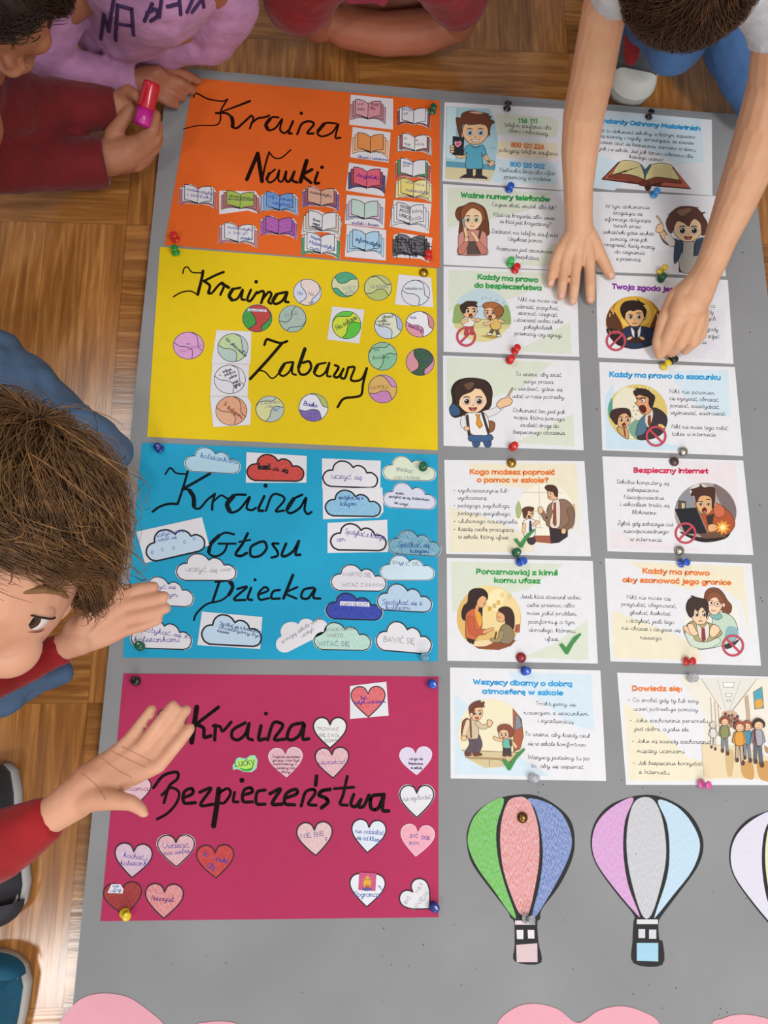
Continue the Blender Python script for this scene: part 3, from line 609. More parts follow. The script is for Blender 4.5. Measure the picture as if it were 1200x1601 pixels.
ball(Y6, 270,728,115,105, '#cdcf82', '#a8b7a6', '#aebcb0', -85, 'pale yellow ball cut-out reading Z ADAMEM', [('Z ADAMEM', 195,690,355,680, 15,.8,GR,'print'), ('i Olą', 230,720,300,712, 14,.7,GR,'script'), ('na P', 300,745,355,735, 22,.7,BL,'script')])
ball(Y6, 625,715,118,113, '#dedde6', '#5e3c9a', '#a2b444', -22, 'white ball cut-out with a violet panel reading Boisko', [('Boisko', 545,695,655,715, 24,1.2,'#2c3a90','script')], amt=.25)
ball(Y3, 960,462,58,57, '#84bd92', '#6cb482', '#74b088', -85, 'mint green ball cut-out reading na boisku', [('na', 925,440,945,438, 10,.8,'#3a7a5a','script'), ('boisku', 920,475,985,468, 11,.8,'#3a7a5a','script')], amt=.35)
ball(Y3, 1113,485,57,55, '#0e4a24', '#cf8a92', '#cb86a8', 50, 'dark green ball cut-out with pink sides at the right border', [('bal', 1135,490,1158,475, 8,.6,PU,'script')], amt=.12)
ball(Y3, 960,595,58,57, '#d6a22c', '#bf68ae', '#c47ab6', -30, 'mustard ball cut-out with purple panels reading NA POLU', [('NA POLU', 910,598,985,592, 12,.8,'#8a5a20','print')], amt=.3)

def cloud_pts():
    P = []
    for q in ('158 370 110 345 85 290 105 240 140 218 175 214', '175 214 190 165 235 130 290 128 335 148 368 184', '368 184 400 165 440 168 478 192 500 230', '500 230 545 228 590 260 603 302 585 350 540 370'):
        s = [(p.x, p.y) for p in cr(pairs(q), False, 4)]
        P += s if not P else s[1:]
    return [((x - 345) / 520, (y - 248) / 250) for x, y in P]
CLD = cloud_pts()
def heart_pts():
    h = [(p.x, p.y) for p in cr([(0,-.26),(.09,-.44),(.27,-.5),(.44,-.4),(.5,-.2),(.42,.03),(.22,.28),(0,.5)], False, 4)]
    return h + [(-x, y) for x, y in h[-2:0:-1]]
HRT = heart_pts()
def cutout(kind, ctx, bx, rot, fill, label, group, lines=(), back=None, dz=0, amt=.4, lw=1.6, edge=1.04, hrot=.6, strip=None, raw=False):
    x0, y0, x1, y1 = ctx.b(*bx)
    cx, cy, ww, hh = (x0 + x1) / 2, (y0 + y1) / 2, x1 - x0, y1 - y0
    ca, sa = math.cos(math.radians(rot)), math.sin(math.radians(rot))
    if raw is not False: ww, hh = raw
    fn = lambda p: (cx + p[0] * ww * ca - p[1] * hh * sa, cy + p[0] * ww * sa + p[1] * hh * ca)
    base = CLD if kind == 'cloud' else HRT
    if kind == 'heart' and lw and edge == 1.04: edge = 1.02
    z = ZC + dz
    pts = back if back else [fn((p[0] * edge, p[1] * edge)) for p in base]
    o = slab(kind + '_cutout', pts, z, .0002, mat(WHITE, .7, 'paper')); tag(o, label, 'paper cut-out', group)
    z += .0002
    a = Art(z, fn=fn)
    a.poly(base, mat(fill, .7, 'paper') if fill == WHITE else crayon(fill, amt, hrot))
    a.build('coloured_fill', o)
    if lw:
        a = Art(z + 2 * DZ, fn=fn); a.line(base, lw * 1.22, '#18181e', closed=True, smooth=False); a.build('outline', o)
    if strip:
        a = Art(z + 4 * DZ, ctx.sc, ctx.ox, ctx.oy); a.poly(strip, WHITE); a.build('name_strip', o, 'white unpainted strip')
    if lines: writing(o, lines, z + 6 * DZ, ctx)
    return o
C1 = Ctx(4.138, 210, 690); C2 = Ctx(3.75, 195, 810); C3 = Ctx(6, 490, 700); C4 = Ctx(6.316, 500, 860); C5 = Ctx(2.4, 190, 690)
GC = 'cloud cut-outs on the blue sheet'
def cloud(ctx, bx, rot, fill, label, lines=(), **k): return cutout('cloud', ctx, bx, rot, fill, label, GC, lines, **k)
cloud(C1, (330,42,685,203), 3, '#9cc8de', 'light blue cloud cut-out over the top of the letter K', [('koleżankami', 425,105,665,145, 22,.9,'#3a70a8','script')], lw=.8, dz=.0002, hrot=1.5)
cloud(C1, (728,85,1097,258), 1, '#c22e1e', 'red crayoned cloud cut-out with a black crossed-out word', [('bawić', 800,180,880,180, 26,2.4,'#141414','script'), ('się', 890,188,935,188, 18,1.2,'#141414','script'), ('sią', 955,195,990,205, 22,2,'#141414','script')], back=C1.p('725 70 1115 95 1112 268 720 268'), amt=.12, hrot=1.5, lw=2)
cloud(C3, (88,125,603,372), 2, WHITE, 'white cloud cut-out on white rectangle reading uczyć się', [('uczyć się', 165,285,455,300, 36,.9,PU,'script')], back=C3.p('78 100 630 122 625 378 80 384'), lw=2)
cloud(C3, (110,398,630,645), 1, '#62aacf', 'blue crayoned cloud cut-out on white paper reading spotykać się', [('spotykać się z', 232,480,465,485, 24,.9,'#2c4a88','script'), ('kolegami', 250,545,400,540, 26,.9,'#2c4a88','script')], back=C3.p('85 384 645 374 655 600 610 655 88 672'), lw=2, dz=.0003)
cloud(C3, (160,712,682,965), 1, WHITE, 'white cloud cut-out on white rectangle reading spotkać z kolegą', [('Spotykać z kolegą', 290,805,665,860, 34,.9,PU,'script'), ('am', 220,882,300,870, 30,.9,PU,'script')], back=C3.p('130 705 690 675 697 978 130 988'), lw=2.2)
cloud(C3, (655,82,1140,308), 1, '#ced9bc', 'pale green cloud cut-out under the dark green pin', [('spędzać', 770,205,930,240, 28,.8,GR,'script'), ('czas z kolegą', 750,290,1000,295, 26,.7,GR,'print')], lw=.7, edge=1.05)
cloud(C3, (658,332,1145,572), 3, '#c6c9de', 'lavender cloud cut-out with three small lines of writing', [('można', 770,435,845,440, 18,.8,DK,'script'), ('spotykać się wg. koleżankami', 705,465,1085,498, 16,.8,DK,'script'), ('się uczyć', 755,522,885,545, 18,.8,DK,'script')], lw=.7, amt=.5)
cloud(C3, (708,777,1195,1008), 4, '#1f8cab', 'turquoise scribbled cloud cut-out hanging over the right border', [('Spotkać się', 790,930,1090,935, 36,1,'#1c4a90','script'), ('kolegami', 905,985,1080,985, 24,1,'#1c4a90','script')], lw=.9, amt=.5, dz=.0003)
cloud(C4, (112,145,653,405), 1, '#d8d4de', 'whitish cloud cut-out reading WARTO SIĘ WITAĆ', [('WARTO SIĘ', 225,255,510,265, 30,.8,GR,'print'), ('WITAĆ Z INNYMI', 215,360,630,365, 28,.8,GR,'print')], lw=1.3, amt=.6)
cloud(C4, (598,52,1125,300), 0, '#bcd8e6', 'ice blue cloud cut-out under the turquoise one', [('BA', 720,140,780,135, 28,.7,GR,'print'), ('W', 785,155,835,150, 28,1.6,'#3a4a98','print'), ('IĆ SIĘ', 845,155,985,150, 26,.8,GR,'print')], lw=.7, dz=.0005, hrot=0, amt=.5)
cloud(C4, (60,427,615,688), 2, '#1c36a0', 'dark royal blue cloud cut-out with a white strip', [('WARTO SIĘ UCZYĆ', 205,548,480,553, 24,.7,PU,'print')], strip='200 505 485 515 490 560 195 548', amt=.08, lw=1.6)
cloud(C4, (567,337,1106,606), 3, '#a2c0da', 'grey blue striped cloud cut-out touching the dark blue one', [('Spotykać się z', 615,535,1010,545, 34,1,'#4a5a98','script'), ('kolegami', 650,590,890,585, 28,.8,'#4a5a98','script')], lw=1.4, dz=.0003, hrot=1.5)
cloud(C5, (722,680,935,784), 1, '#96c8b4', 'green streaked cloud cut-out reading WARTO WITAĆ SIĘ', [('W MOJEJ SZKOLE', 768,714,872,706, 9,.8,GR,'print'), ('WARTO', 770,735,832,735, 11,.9,GR,'print'), ('WITAĆ SIĘ', 738,768,858,768, 14,1,'#5a7a8a','print')], lw=1.3, hrot=1.2, amt=.6)
cloud(C4, (558,712,1106,1010), 5, WHITE, 'white cloud cut-out reading BAWIĆ SIĘ in the near right corner', [('BAWIĆ SIĘ', 628,905,940,930, 46,.9,'#77777f','print')], lw=1.6)
cloud(C2, (0,0,580,282), -13, '#b4cde2', 'pale blue cloud cut-out with drawn hearts on a tilted white rectangle', [('uczyć się', 175,115,325,80, 15,.8,BL,'script'), ('i witać się', 180,140,305,118, 14,.8,BL,'script')] + [('o', x, y, x + 14, y - 2, 22, .8, BL, 'script') for x, y in ((155,210),(215,195),(280,185),(345,150),(400,130),(220,85),(335,85))], back=C2.p('68 80 452 -5 495 160 118 265'), lw=2.2, raw=(93, 46), dz=.0)
cloud(C2, (303,208,652,367), 0, WHITE, 'white cloud cut-out reading uczyć się with two small hearts', [('uczyć się', 355,310,545,318, 24,.8,GR,'script'), ('oo', 560,312,625,308, 16,.8,GR,'script')], lw=1.4, dz=.0004)
cloud(C2, (75,346,403,515), 3, WHITE, 'white cloud cut-out half hidden by the fingertips', [('uczyć się', 130,410,300,415, 18,.9,PU,'script'), ('innym', 200,462,312,460, 18,.9,PU,'script')], lw=1.2)
cloud(C2, (38,590,392,768), 2, WHITE, 'white cloud cut-out reading koleżankami in the near left corner', [('spotykać się z', 80,660,370,705, 20,.9,PU,'script'), ('koleżankami', 55,725,320,725, 22,1,PU,'script')], lw=1.5)
cloud(C2, (452,568,803,748), 3, '#b0cde4', 'pale blue cloud cut-out on white paper below the word Dziecka', [('Spotkać się z koleżanką', 555,625,795,675, 15,.8,'#3a4a78','script'), ('chcielibyśmy być', 550,645,795,700, 14,.8,'#3a4a78','script'), ('zawsze', 540,665,610,680, 12,.8,'#3a4a78','script')], back=C2.p('452 548 806 580 793 768 425 745'), lw=2.2)
cloud(C2, (0,0,2045,1332), -27, WHITE, 'white cloud cut-out without outline tilted upwards', [('w mojej szkole warto się', 920,740,1150,580, 15,.8,GR,'script'), ('uczyć', 1035,695,1110,650, 16,.8,GR,'script')], lw=0, raw=(84, 43)) if False else None
_c = Ctx(1, 0, 0)
cloud(_c, (427,963,509,1011), -27, WHITE, 'white cloud cut-out without outline tilted upwards', [('w mojej szkole warto', 441,1006,504,966, 4.2,.8,GR,'script'), ('uczyć', 472,997,491,984, 4.2,.8,GR,'script')], lw=0, raw=(84, 41))
H8 = Ctx(5, 450, 1270); H6 = Ctx(4.444, 420, 1160); HA = Ctx(2.222, 150, 1040); H7 = Ctx(5, 155, 1280); H5 = Ctx(4.286, 220, 1080)
GH = 'heart cut-outs on the crimson sheet'
def heart(ctx, bx, rot, fill, label, lines=(), **k): return cutout('heart', ctx, bx, rot, fill, label, GH, lines, **k)
heart(H8, (72,78,348,338), -3, '#d6a6a6', 'pale pink heart cut-out with black outline reading NIE BIERZ', [('NIE BIEŻ', 100,205,310,180, 30,.9,PU,'print'), ('E', 295,225,310,225, 22,.9,PU,'print')], amt=.6, lw=1.6)
heart(H8, (495,60,762,314), 4, '#d3dbea', 'white heart cut-out with two lines of blue joined writing', [('nie oddalać', 525,160,750,175, 24,.9,BL,'script'), ('się od klasy', 535,210,720,230, 24,.9,BL,'script')], lw=1.5, amt=.7)
heart(H8, (880,100,1137,342), 5, '#e39aaa', 'plain pink heart cut-out without outline reading BYĆ DOBRYM', [('BYĆ', 955,200,1020,200, 22,.9,PU,'print'), ('DOB', 1045,210,1110,215, 22,1,PU,'print'), ('RYM', 950,255,1030,255, 20,.9,PU,'print')], lw=0, amt=.25)
hs = heart(H8, (482,482,757,738), 2, '#dcdfe8', 'white heart cut-out with a small square pink sticker on it', [('Pogromca', 520,660,715,660, 28,1,BL,'script'), ('mi', 700,580,735,610, 18,.8,BL,'script')], lw=1.5, amt=.7)
heart(_c, (632,1378,676,1429), -45, WHITE, 'white heart cut-out turned sideways under the blue pin', [('BYĆ', 635,1414,643,1403, 4,.7,GR,'print'), ('MIŁY', 653,1397,662,1381, 4.5,.7,GR,'print'), ('MNIEM', 648,1425,672,1396, 5.5,.8,GR,'print')], lw=1.6, raw=(52, 48))
heart(H6, (3,42,233,242), -3, '#d69aa6', 'pink heart cut-out covered with five lines of writing, without outline', [('Trzymam się zawsze', 25,110,215,110, 11,.8,'#6a3a50','script'), ('grupy i nie być', 25,135,215,135, 11,.8,'#6a3a50','script'), ('ostrożny i', 30,160,190,160, 11,.8,'#6a3a50','script'), ('uważny na', 40,188,180,188, 11,.8,'#6a3a50','script'), ('ulicy', 75,215,150,215, 11,.8,'#6a3a50','script')], lw=0, amt=.5)
heart(H6, (325,40,557,250), -3, '#d4949c', 'pink heart cut-out with a red diagonal stripe reading uważać', [('uważać', 345,155,535,150, 22,.8,PU,'script')] , lw=1.5, amt=.65)
heart(H6, (912,37,1132,227), -3, '#d2c4de', 'lilac heart cut-out without outline at the right border', [('czuję się', 975,125,1070,125, 15,.8,DK,'script'), ('bezpiecznie', 970,155,1070,158, 11,.9,DK,'script'), ('w szkole', 985,185,1065,190, 12,.9,DK,'script')], lw=0, amt=.4)
heart(H6, (910,302,1145,525), 0, WHITE, 'white heart cut-out with black outline and a single grey word', [('nie wychodzić', 935,410,1130,395, 24,.7,GR,'script')], lw=1.8, edge=1.07)
heart(HA, (755,182,870,288), 0, '#dcdcd8', 'white heart cut-out with black outline touching the word Kraina', [('TRZYMAĆ', 765,225,845,228, 8,.8,GR,'print'), ('SIĘ Z KOL', 775,247,850,250, 8,.8,GR,'print'), ('EGAMI', 795,268,838,266, 7,.7,GR,'script')], lw=1.8, amt=.7)
heart(HA, (886,74,1004,180), -1, '#d0464e', 'red heart cut-out on a tilted white square at the far edge', [('być', 920,120,940,118, 10,1,'#5a2a90','script'), ('miłym uczciwym', 895,135,1006,130, 8,1,'#5a2a90','script')], back=HA.p('882 72 1008 57 1016 175 882 187'), lw=1.4, amt=.25)
heart(H7, (120,195,410,460), 4, '#caa4ba', 'dusty pink heart cut-out with black outline reading koleżanki', [('kochać i', 190,300,375,325, 26,.9,PU,'script'), ('koleżanki', 165,365,385,365, 26,.9,PU,'script')], lw=1.6, amt=.45)
heart(H7, (457,128,745,376), -1, '#cf8f98', 'striped pink heart cut-out between the dusty pink and red ones', [('Uważać', 495,230,700,225, 28,.9,PU,'script'), ('na siebie', 505,285,710,265, 24,.9,PU,'script')], lw=1.6, edge=1.06, amt=.55)
heart(H7, (763,207,1052,464), -2, '#bd2222', 'bright red heart cut-out with three blue words', [('bo', 810,290,855,300, 30,1.1,'#3a3a9a','script'), ('nauka', 905,325,1005,350, 26,1.1,'#3a3a9a','script'), ('Olą', 840,380,900,405, 30,1.1,'#3a3a9a','script')], lw=1.5, amt=.12)
heart(H7, (38,502,337,758), -6, '#982020', 'dark red heart cut-out with a white patch under the yellow pin', [('nie', 105,535,155,535, 16,.9,BL,'script'), ('ufaj', 85,570,175,565, 18,.9,BL,'script')], strip='95 512 165 512 190 550 182 585 65 580', lw=1.4, amt=.08)
heart(H7, (360,510,655,778), 2, '#cc6262', 'salmon red heart cut-out reading Nauczyciel', [('Nauczyciel', 410,635,580,650, 26,1,'#5a2a70','script')], lw=1.6, amt=.45)
heart(_c, (248,1107,294,1150), -8, '#dcd6de', 'white heart cut-out mostly hidden behind the raised fingers', [], lw=1.4)
heart(_c, (190,1216,236,1258), 0, '#d6a0ae', 'pink heart cut-out mostly hidden behind the raised thumb', [('mama', 196,1236,232,1236, 5,.8,'#8a3a60','script')], lw=1.4, amt=.6)
# little stickers
st = slab('square_sticker', H8.p('557 470 690 477 683 615 550 608'), ZC + .0006, .0002, mat('#c4507c', .45)); tag(st, 'small square pink sticker with a yellow figure on the white heart', 'sticker')
a = Art(ZC + .0008, H8.sc, H8.ox, H8.oy)
for k in range(9): a.ell(620 + 40 * math.cos(k * .7), 535 + 40 * math.sin(k * .7), 4, 4, '#d98ab0')
a.blob('620 495 640 520 648 545 640 590 615 600 595 590 590 550 600 520', '#d9a52a'); a.blob('605 570 635 570 635 598 605 598', '#b8642a'); a.blob('580 595 620 585 655 600 640 612 590 612', '#5a5090'); a.ell(612, 525, 4, 5, '#3a2a1a'); a.ell(632, 525, 4, 5, '#3a2a1a')
a.build('printed_flower', st)
lk = slab('word_sticker', H5.p('640 455 660 445 700 455 735 432 765 432 783 465 775 520 745 545 690 543 650 525 618 530 615 500 630 480'), ZC, .0002, mat('#9fd6b8', .3)); tag(lk, 'shiny pale green sticker reading Lucky on the crimson sheet', 'sticker')
a = Art(ZC + .0002, H5.sc, H5.ox, H5.oy)
a.poly('640 475 665 460 700 468 745 445 768 470 760 515 690 530 640 512', '#b4e060'); a.blob('660 515 700 525 750 515 735 535 690 538', '#3f9a3a')
a.text('Lucky', 634, 508, 768, 492, 30, 1.2, '#1f6a44', 'print')
a.build('lettering', lk)
a = Art(ZC + .0002 + 5 * DZ, H6.sc, H6.ox, H6.oy)

# ------------------------------------------------------------------ the fourteen printed A5 information sheets
S1 = Ctx(5, 685, 155); S2 = Ctx(5, 920, 170); S3 = Ctx(5, 685, 410); S4 = Ctx(5, 930, 420)
S5 = Ctx(4.8, 690, 710); S6 = Ctx(4.573, 940, 700); S7 = Ctx(4.444, 690, 1030); S8 = Ctx(4.8, 950, 1030)
PW = '#e2e1e5'
GI = 'printed information sheets'
G_T, O_T, B_T, V_T, R_T = '#3f9a52', '#e07c3e', '#3c9cd4', '#84349a', '#d03c60'
PG, PB, PY, PR = '#d5dbca', '#cfdfe9', '#e8dfc6', '#e4dade'    # pale printed grounds
SKN, LN = '#e3b98f', '#4a2f22'
class Sheet:
    def __init__(s, ctx, quad, label, dz=0):
        s.c = ctx
        s.o = slab('information_sheet', quad, Zs + dz, TH, mat(PW, .65, 'paper')); tag(s.o, label, 'printed sheet', GI)
        s.z = Zs + dz + TH
    def art(s, lvl): return Art(s.z + lvl * DZ, s.c.sc, s.c.ox, s.c.oy)
    def ground(s, *ps):
        a = s.art(0)
        for pts, m in ps: a.poly(pts, mat(m, .65, 'paper'))
        a.build('printed_ground', s.o)
    def title(s, m, *ls, w=2.5, h=17):
        a = s.art(3)
        for t, x0, y0, x1, y1 in ls: a.text(t, x0, y0, x1, y1, h * s.c.sc / 5 * 1.35, w, m, 'bold')
        a.build('heading', s.o)
    def body(s, *ls, h=17, w=.62):
        a = s.art(3)
        for t, x0, y0, x1, y1 in ls: a.text(t, x0, y0, x1, y1, h * s.c.sc / 5, w, INK, 'script')
        a.build('body_text', s.o)
    def pic(s, f, name='picture'):
        a = s.art(6); f(a); a.build(name, s.o); s.top = s.z + (6 + a.layer) * DZ
    def ban(s, cx, cy, r, flip=False, w=3.4):
        a = Art(s.top, s.c.sc, s.c.ox, s.c.oy)
        d = r * .68 * (1 if not flip else -1)
        a.ell(cx, cy, r * .86, r * .86, mat('#e6dfe0', .6)) if False else None
        a.line(arc(cx, cy, r, r, 0, 350), w, '#bf4658', closed=True, smooth=False)
        a.line([(cx - d, cy + r * .68), (cx + d, cy - r * .68)], w, '#bf4658', smooth=False)
        a.build('prohibition_sign', s.o)
    def tick(s, pts):
        a = Art(s.top + 60 * DZ, s.c.sc, s.c.ox, s.c.oy); a.poly(pts, '#3a8a44'); a.build('check_mark', s.o)

def head(a, cx, cy, rx, ry, hair, iris='#4a3020', mouth='smile', skin=SKN, turn=0, lw=.7, brow=None, ears=True, ew=.2):
    """a cartoon head; turn shifts the features sideways (-1..1)"""
    if ears:
        a.ell(cx - rx * (.98 + .1 * turn), cy + ry * .1, rx * .2, ry * .22, skin, LN, lw * .8); a.ell(cx + rx * (.98 - .1 * turn), cy + ry * .1, rx * .2, ry * .22, skin, LN, lw * .8)
    a.blob([(cx - rx, cy - ry * .3), (cx - rx * .95, cy + ry * .3), (cx - rx * .5, cy + ry * .88), (cx, cy + ry), (cx + rx * .5, cy + ry * .88), (cx + rx * .95, cy + ry * .3), (cx + rx, cy - ry * .3), (cx + rx * .6, cy - ry), (cx - rx * .6, cy - ry)], skin, LN, lw)
    tx = rx * .25 * turn
    for sg in (-1, 1):
        ex = cx + sg * rx * .43 + tx; ey = cy + ry * .02
        a.ell(ex, ey, rx * ew * 1.15, ry * ew * 1.25, '#efece6', LN, lw * .6)
        a.ell(ex + tx * .2, ey + ry * .02, rx * ew * .8, ry * ew * .98, iris); a.ell(ex + tx * .2, ey + ry * .02, rx * ew * .4, ry * ew * .5, '#17110d')
        a.ell(ex - rx * .06, ey - ry * .08, rx * .05, ry * .05, '#f4f2ee')
        b = ey - ry * (.36 if brow != 'angry' else .28); di = ry * .12 * (sg if brow == 'angry' else (-sg if brow == 'sad' else 0))
        a.line([(ex - rx * .2, b - di * (1) + ry * .03), (ex, b - ry * .04), (ex + rx * .2, b + di + ry * .03)] if brow != 'angry' else [(ex - rx * .22, b - sg * ry * .1 * -1 * -1), (ex + rx * .22, b + sg * ry * .1 * -1)], lw * 1.6, hair)
    a.line([(cx + tx * 1.2 - rx * .03, cy + ry * .25), (cx + tx * 1.2 + rx * .06, cy + ry * .36), (cx + tx * 1.2 - rx * .05, cy + ry * .4)], lw * .8, '#a8683e')
    mx, my = cx + tx, cy + ry * .6
    if mouth == 'smile':
        a.blob([(mx - rx * .34, my - ry * .04), (mx, my + ry * .02), (mx + rx * .34, my - ry * .06), (mx + rx * .2, my + ry * .16), (mx, my + ry * .22), (mx - rx * .2, my + ry * .16)], '#f0e4dc', LN, lw * .7)
    elif mouth == 'open':
        a.blob([(mx - rx * .28, my - ry * .06), (mx, my - ry * .02), (mx + rx * .28, my - ry * .06), (mx + rx * .16, my + ry * .2), (mx - rx * .16, my + ry * .2)], '#8a3a34', LN, lw * .7); a.ell(mx, my + ry * .14, rx * .12, ry * .06, '#d88078')
    elif mouth == 'shout':
        a.ell(mx, my + ry * .06, rx * .26, ry * .26, '#5a1f1c', LN, lw * .7); a.ell(mx, my + ry * .18, rx * .14, ry * .1, '#c06a60')
    elif mouth == 'sad': a.line([(mx - rx * .22, my + ry * .12), (mx, my + ry * .03), (mx + rx * .22, my + ry * .12)], lw * 1.4, '#7a3a30')
    else: a.line([(mx - rx * .2, my), (mx, my + ry * .07), (mx + rx * .2, my)], lw * 1.2, '#a8503e')
def limb(a, pts, w, m, w1=None, line=LN):
    sc = a.sc
    if line: a.line(pts, w / sc + 1.1, line, w1=(w1 / sc + 1.1) if w1 else None)
    a.line(pts, w / sc, m, w1=(w1 / sc) if w1 else None)

# --- helpline numbers
s = Sheet(S1, [(694.6,160),(890,171),(894,299),(691,283)], 'printed sheet with a cartoon boy holding a phone and three helpline numbers')
s.ground(('60 55 400 75 450 180 465 330 450 480 405 645 55 622', '#a9cdd8'), ('440 115 900 140 940 180 935 270 900 300 455 280', PG), ('465 325 935 345 930 465 460 455', '#e8dcc0'), ('450 470 935 500 935 660 415 650', '#cbe0ea'))
def f(a):
    a.poly('70 60 140 65 130 470 62 460', '#c3dee4'); a.line('150 70 140 480', 1, '#8cb4c0'); a.line('400 380 455 385', 1.4, '#7fb0c0')
    a.poly('60 485 450 512 440 556 58 530', '#5d9cb4'); a.poly('58 530 440 556 405 645 55 622', '#d8cda2'); a.ell(280, 612, 115, 14, '#b8ac84')
    limb(a, '243 535 245 600', 46, '#34343c'); limb(a, '318 535 316 600', 46, '#34343c')
    a.blob('175 610 215 588 265 595 268 618 180 622', '#3a3036', LN, .8); a.blob('285 600 320 590 375 612 370 628 288 622', '#3a3036', LN, .8); a.line('178 620 265 622', 1.2, '#e6e4e2'); a.line('290 624 370 628', 1.2, '#e6e4e2')
    limb(a, '225 385 205 440 160 445 120 400', 26, SKN); limb(a, '350 385 370 450 400 495', 26, SKN)
    a.blob('250 358 290 375 340 358 362 380 372 430 345 445 338 420 345 535 280 545 215 535 222 420 205 440 196 420 215 372', '#5aa7c0', LN, 1)
    a.line('250 358 290 385 338 358', 1.2, '#3f86a0')
    a.blob('390 500 410 482 440 490 425 520 405 528 392 515', SKN, LN, .8); a.line('385 480 402 492', 2, '#3a3a40')
    a.poly('115 292 200 302 192 440 112 432', '#2a2b33', line='#15161b', lw=1); a.blob('152 372 130 350 133 332 150 338 168 330 176 348', '#dc5a78', '#f0d8e0', .9)
    for y in (370, 390, 410): a.ell(108, y, 18, 10, SKN, LN, .7)
    head(a, 288, 262, 98, 90, '#6a3a24', '#5a86b0', 'smile', '#e8bf94', 0, .9, ew=.22)
    a.blob('165 290 140 170 145 142 172 150 190 110 260 92 340 105 392 118 385 130 415 140 400 152 438 180 410 205 395 285 380 215 330 195 250 200 200 192 185 215 178 290', '#6b3c28', LN, .9)
    a.blob('240 105 300 100 350 115 300 118', '#d8a888')
s.pic(f)
a = s.art(3)
for t, x0, y0, x1, y1, m in (('116 111', 625, 183, 778, 188, G_T), ('800 120 226', 570, 372, 828, 390, O_T), ('800 120 002', 562, 524, 834, 543, B_T)): a.text(t, x0, y0, x1, y1, 22, 1.9, m, 'bold')
a.build('heading', s.o)
s.body(('telefon zaufania dla',515,212,880,238), ('dzieci i młodzieży',545,255,855,285), ('policyjny telefon zaufania',468,410,935,440), ('Niebieska linia dla ofiar',478,565,918,595), ('przemocy w rodzinie',512,620,878,640))

# --- important phone numbers
s = Sheet(S1, [(692,288),(894,300),(899,424),(693,414)], 'printed sheet headed Ważne numery telefonów with a girl on the phone', .0001)
s.ground(('70 690 900 735 700 870 400 940 70 1005', PG), ('880 1130 1040 1150 1050 1320 560 1290 800 1240', PG))
s.title(G_T, ('Ważne numery telefonów', 178, 765, 878, 800))
s.body(('Czujesz złość, smutek albo lęk?',418,835,922,865), ('Ktoś cię krzywdzi albo wiesz,',430,915,918,945), ('że ktoś jest krzywdzony?',480,968,880,995), ('Zadzwoń na telefon zaufania',410,1045,932,1078), ('Uzyskasz pomoc.',545,1105,820,1122), ('Rozmowa jest anonimowa',455,1180,905,1208), ('i bezpłatna.',580,1243,790,1258))
def f(a):
    a.ell(265, 1217, 125, 6, '#4a4444')
    a.blob('205 830 150 850 132 900 150 945 165 960 160 1060 200 1080 380 1070 395 1000 385 920 360 850 300 815 250 808', '#6e3f28', LN, .8)
    a.blob('160 1060 210 1025 330 1025 375 1060 380 1150 370 1215 165 1215 155 1140', '#c98a80', LN, .9); a.poly('225 1110 320 1110 330 1215 220 1215', '#5a4a44'); limb(a, '205 1030 215 1110', 14, '#5a4038'); limb(a, '330 1030 310 1110', 14, '#5a4038')
    head(a, 265, 940, 76, 82, '#5a3020', '#6a7a4a', 'flat', '#ecc9a4', -.1, .8, ears=False, ew=.22)
    a.blob('185 960 175 880 215 825 280 812 345 850 365 930 345 960 335 890 270 850 225 880 205 915', '#8a5232', LN, .8)
    limb(a, '195 1170 220 1090 205 1000', 30, '#e6bd98', 22); limb(a, '330 1175 300 1095 265 1045', 30, '#e6bd98', 24)
    limb(a, '180 1185 215 1130', 52, '#c47c70', 36); limb(a, '350 1185 315 1130', 52, '#c47c70', 36)
    a.poly('182 935 200 930 210 1000 192 1005', '#8a94a0', line=LN, lw=.6); a.line('218 1075 242 1082', 1.4, '#7a4a34')
s.pic(f)

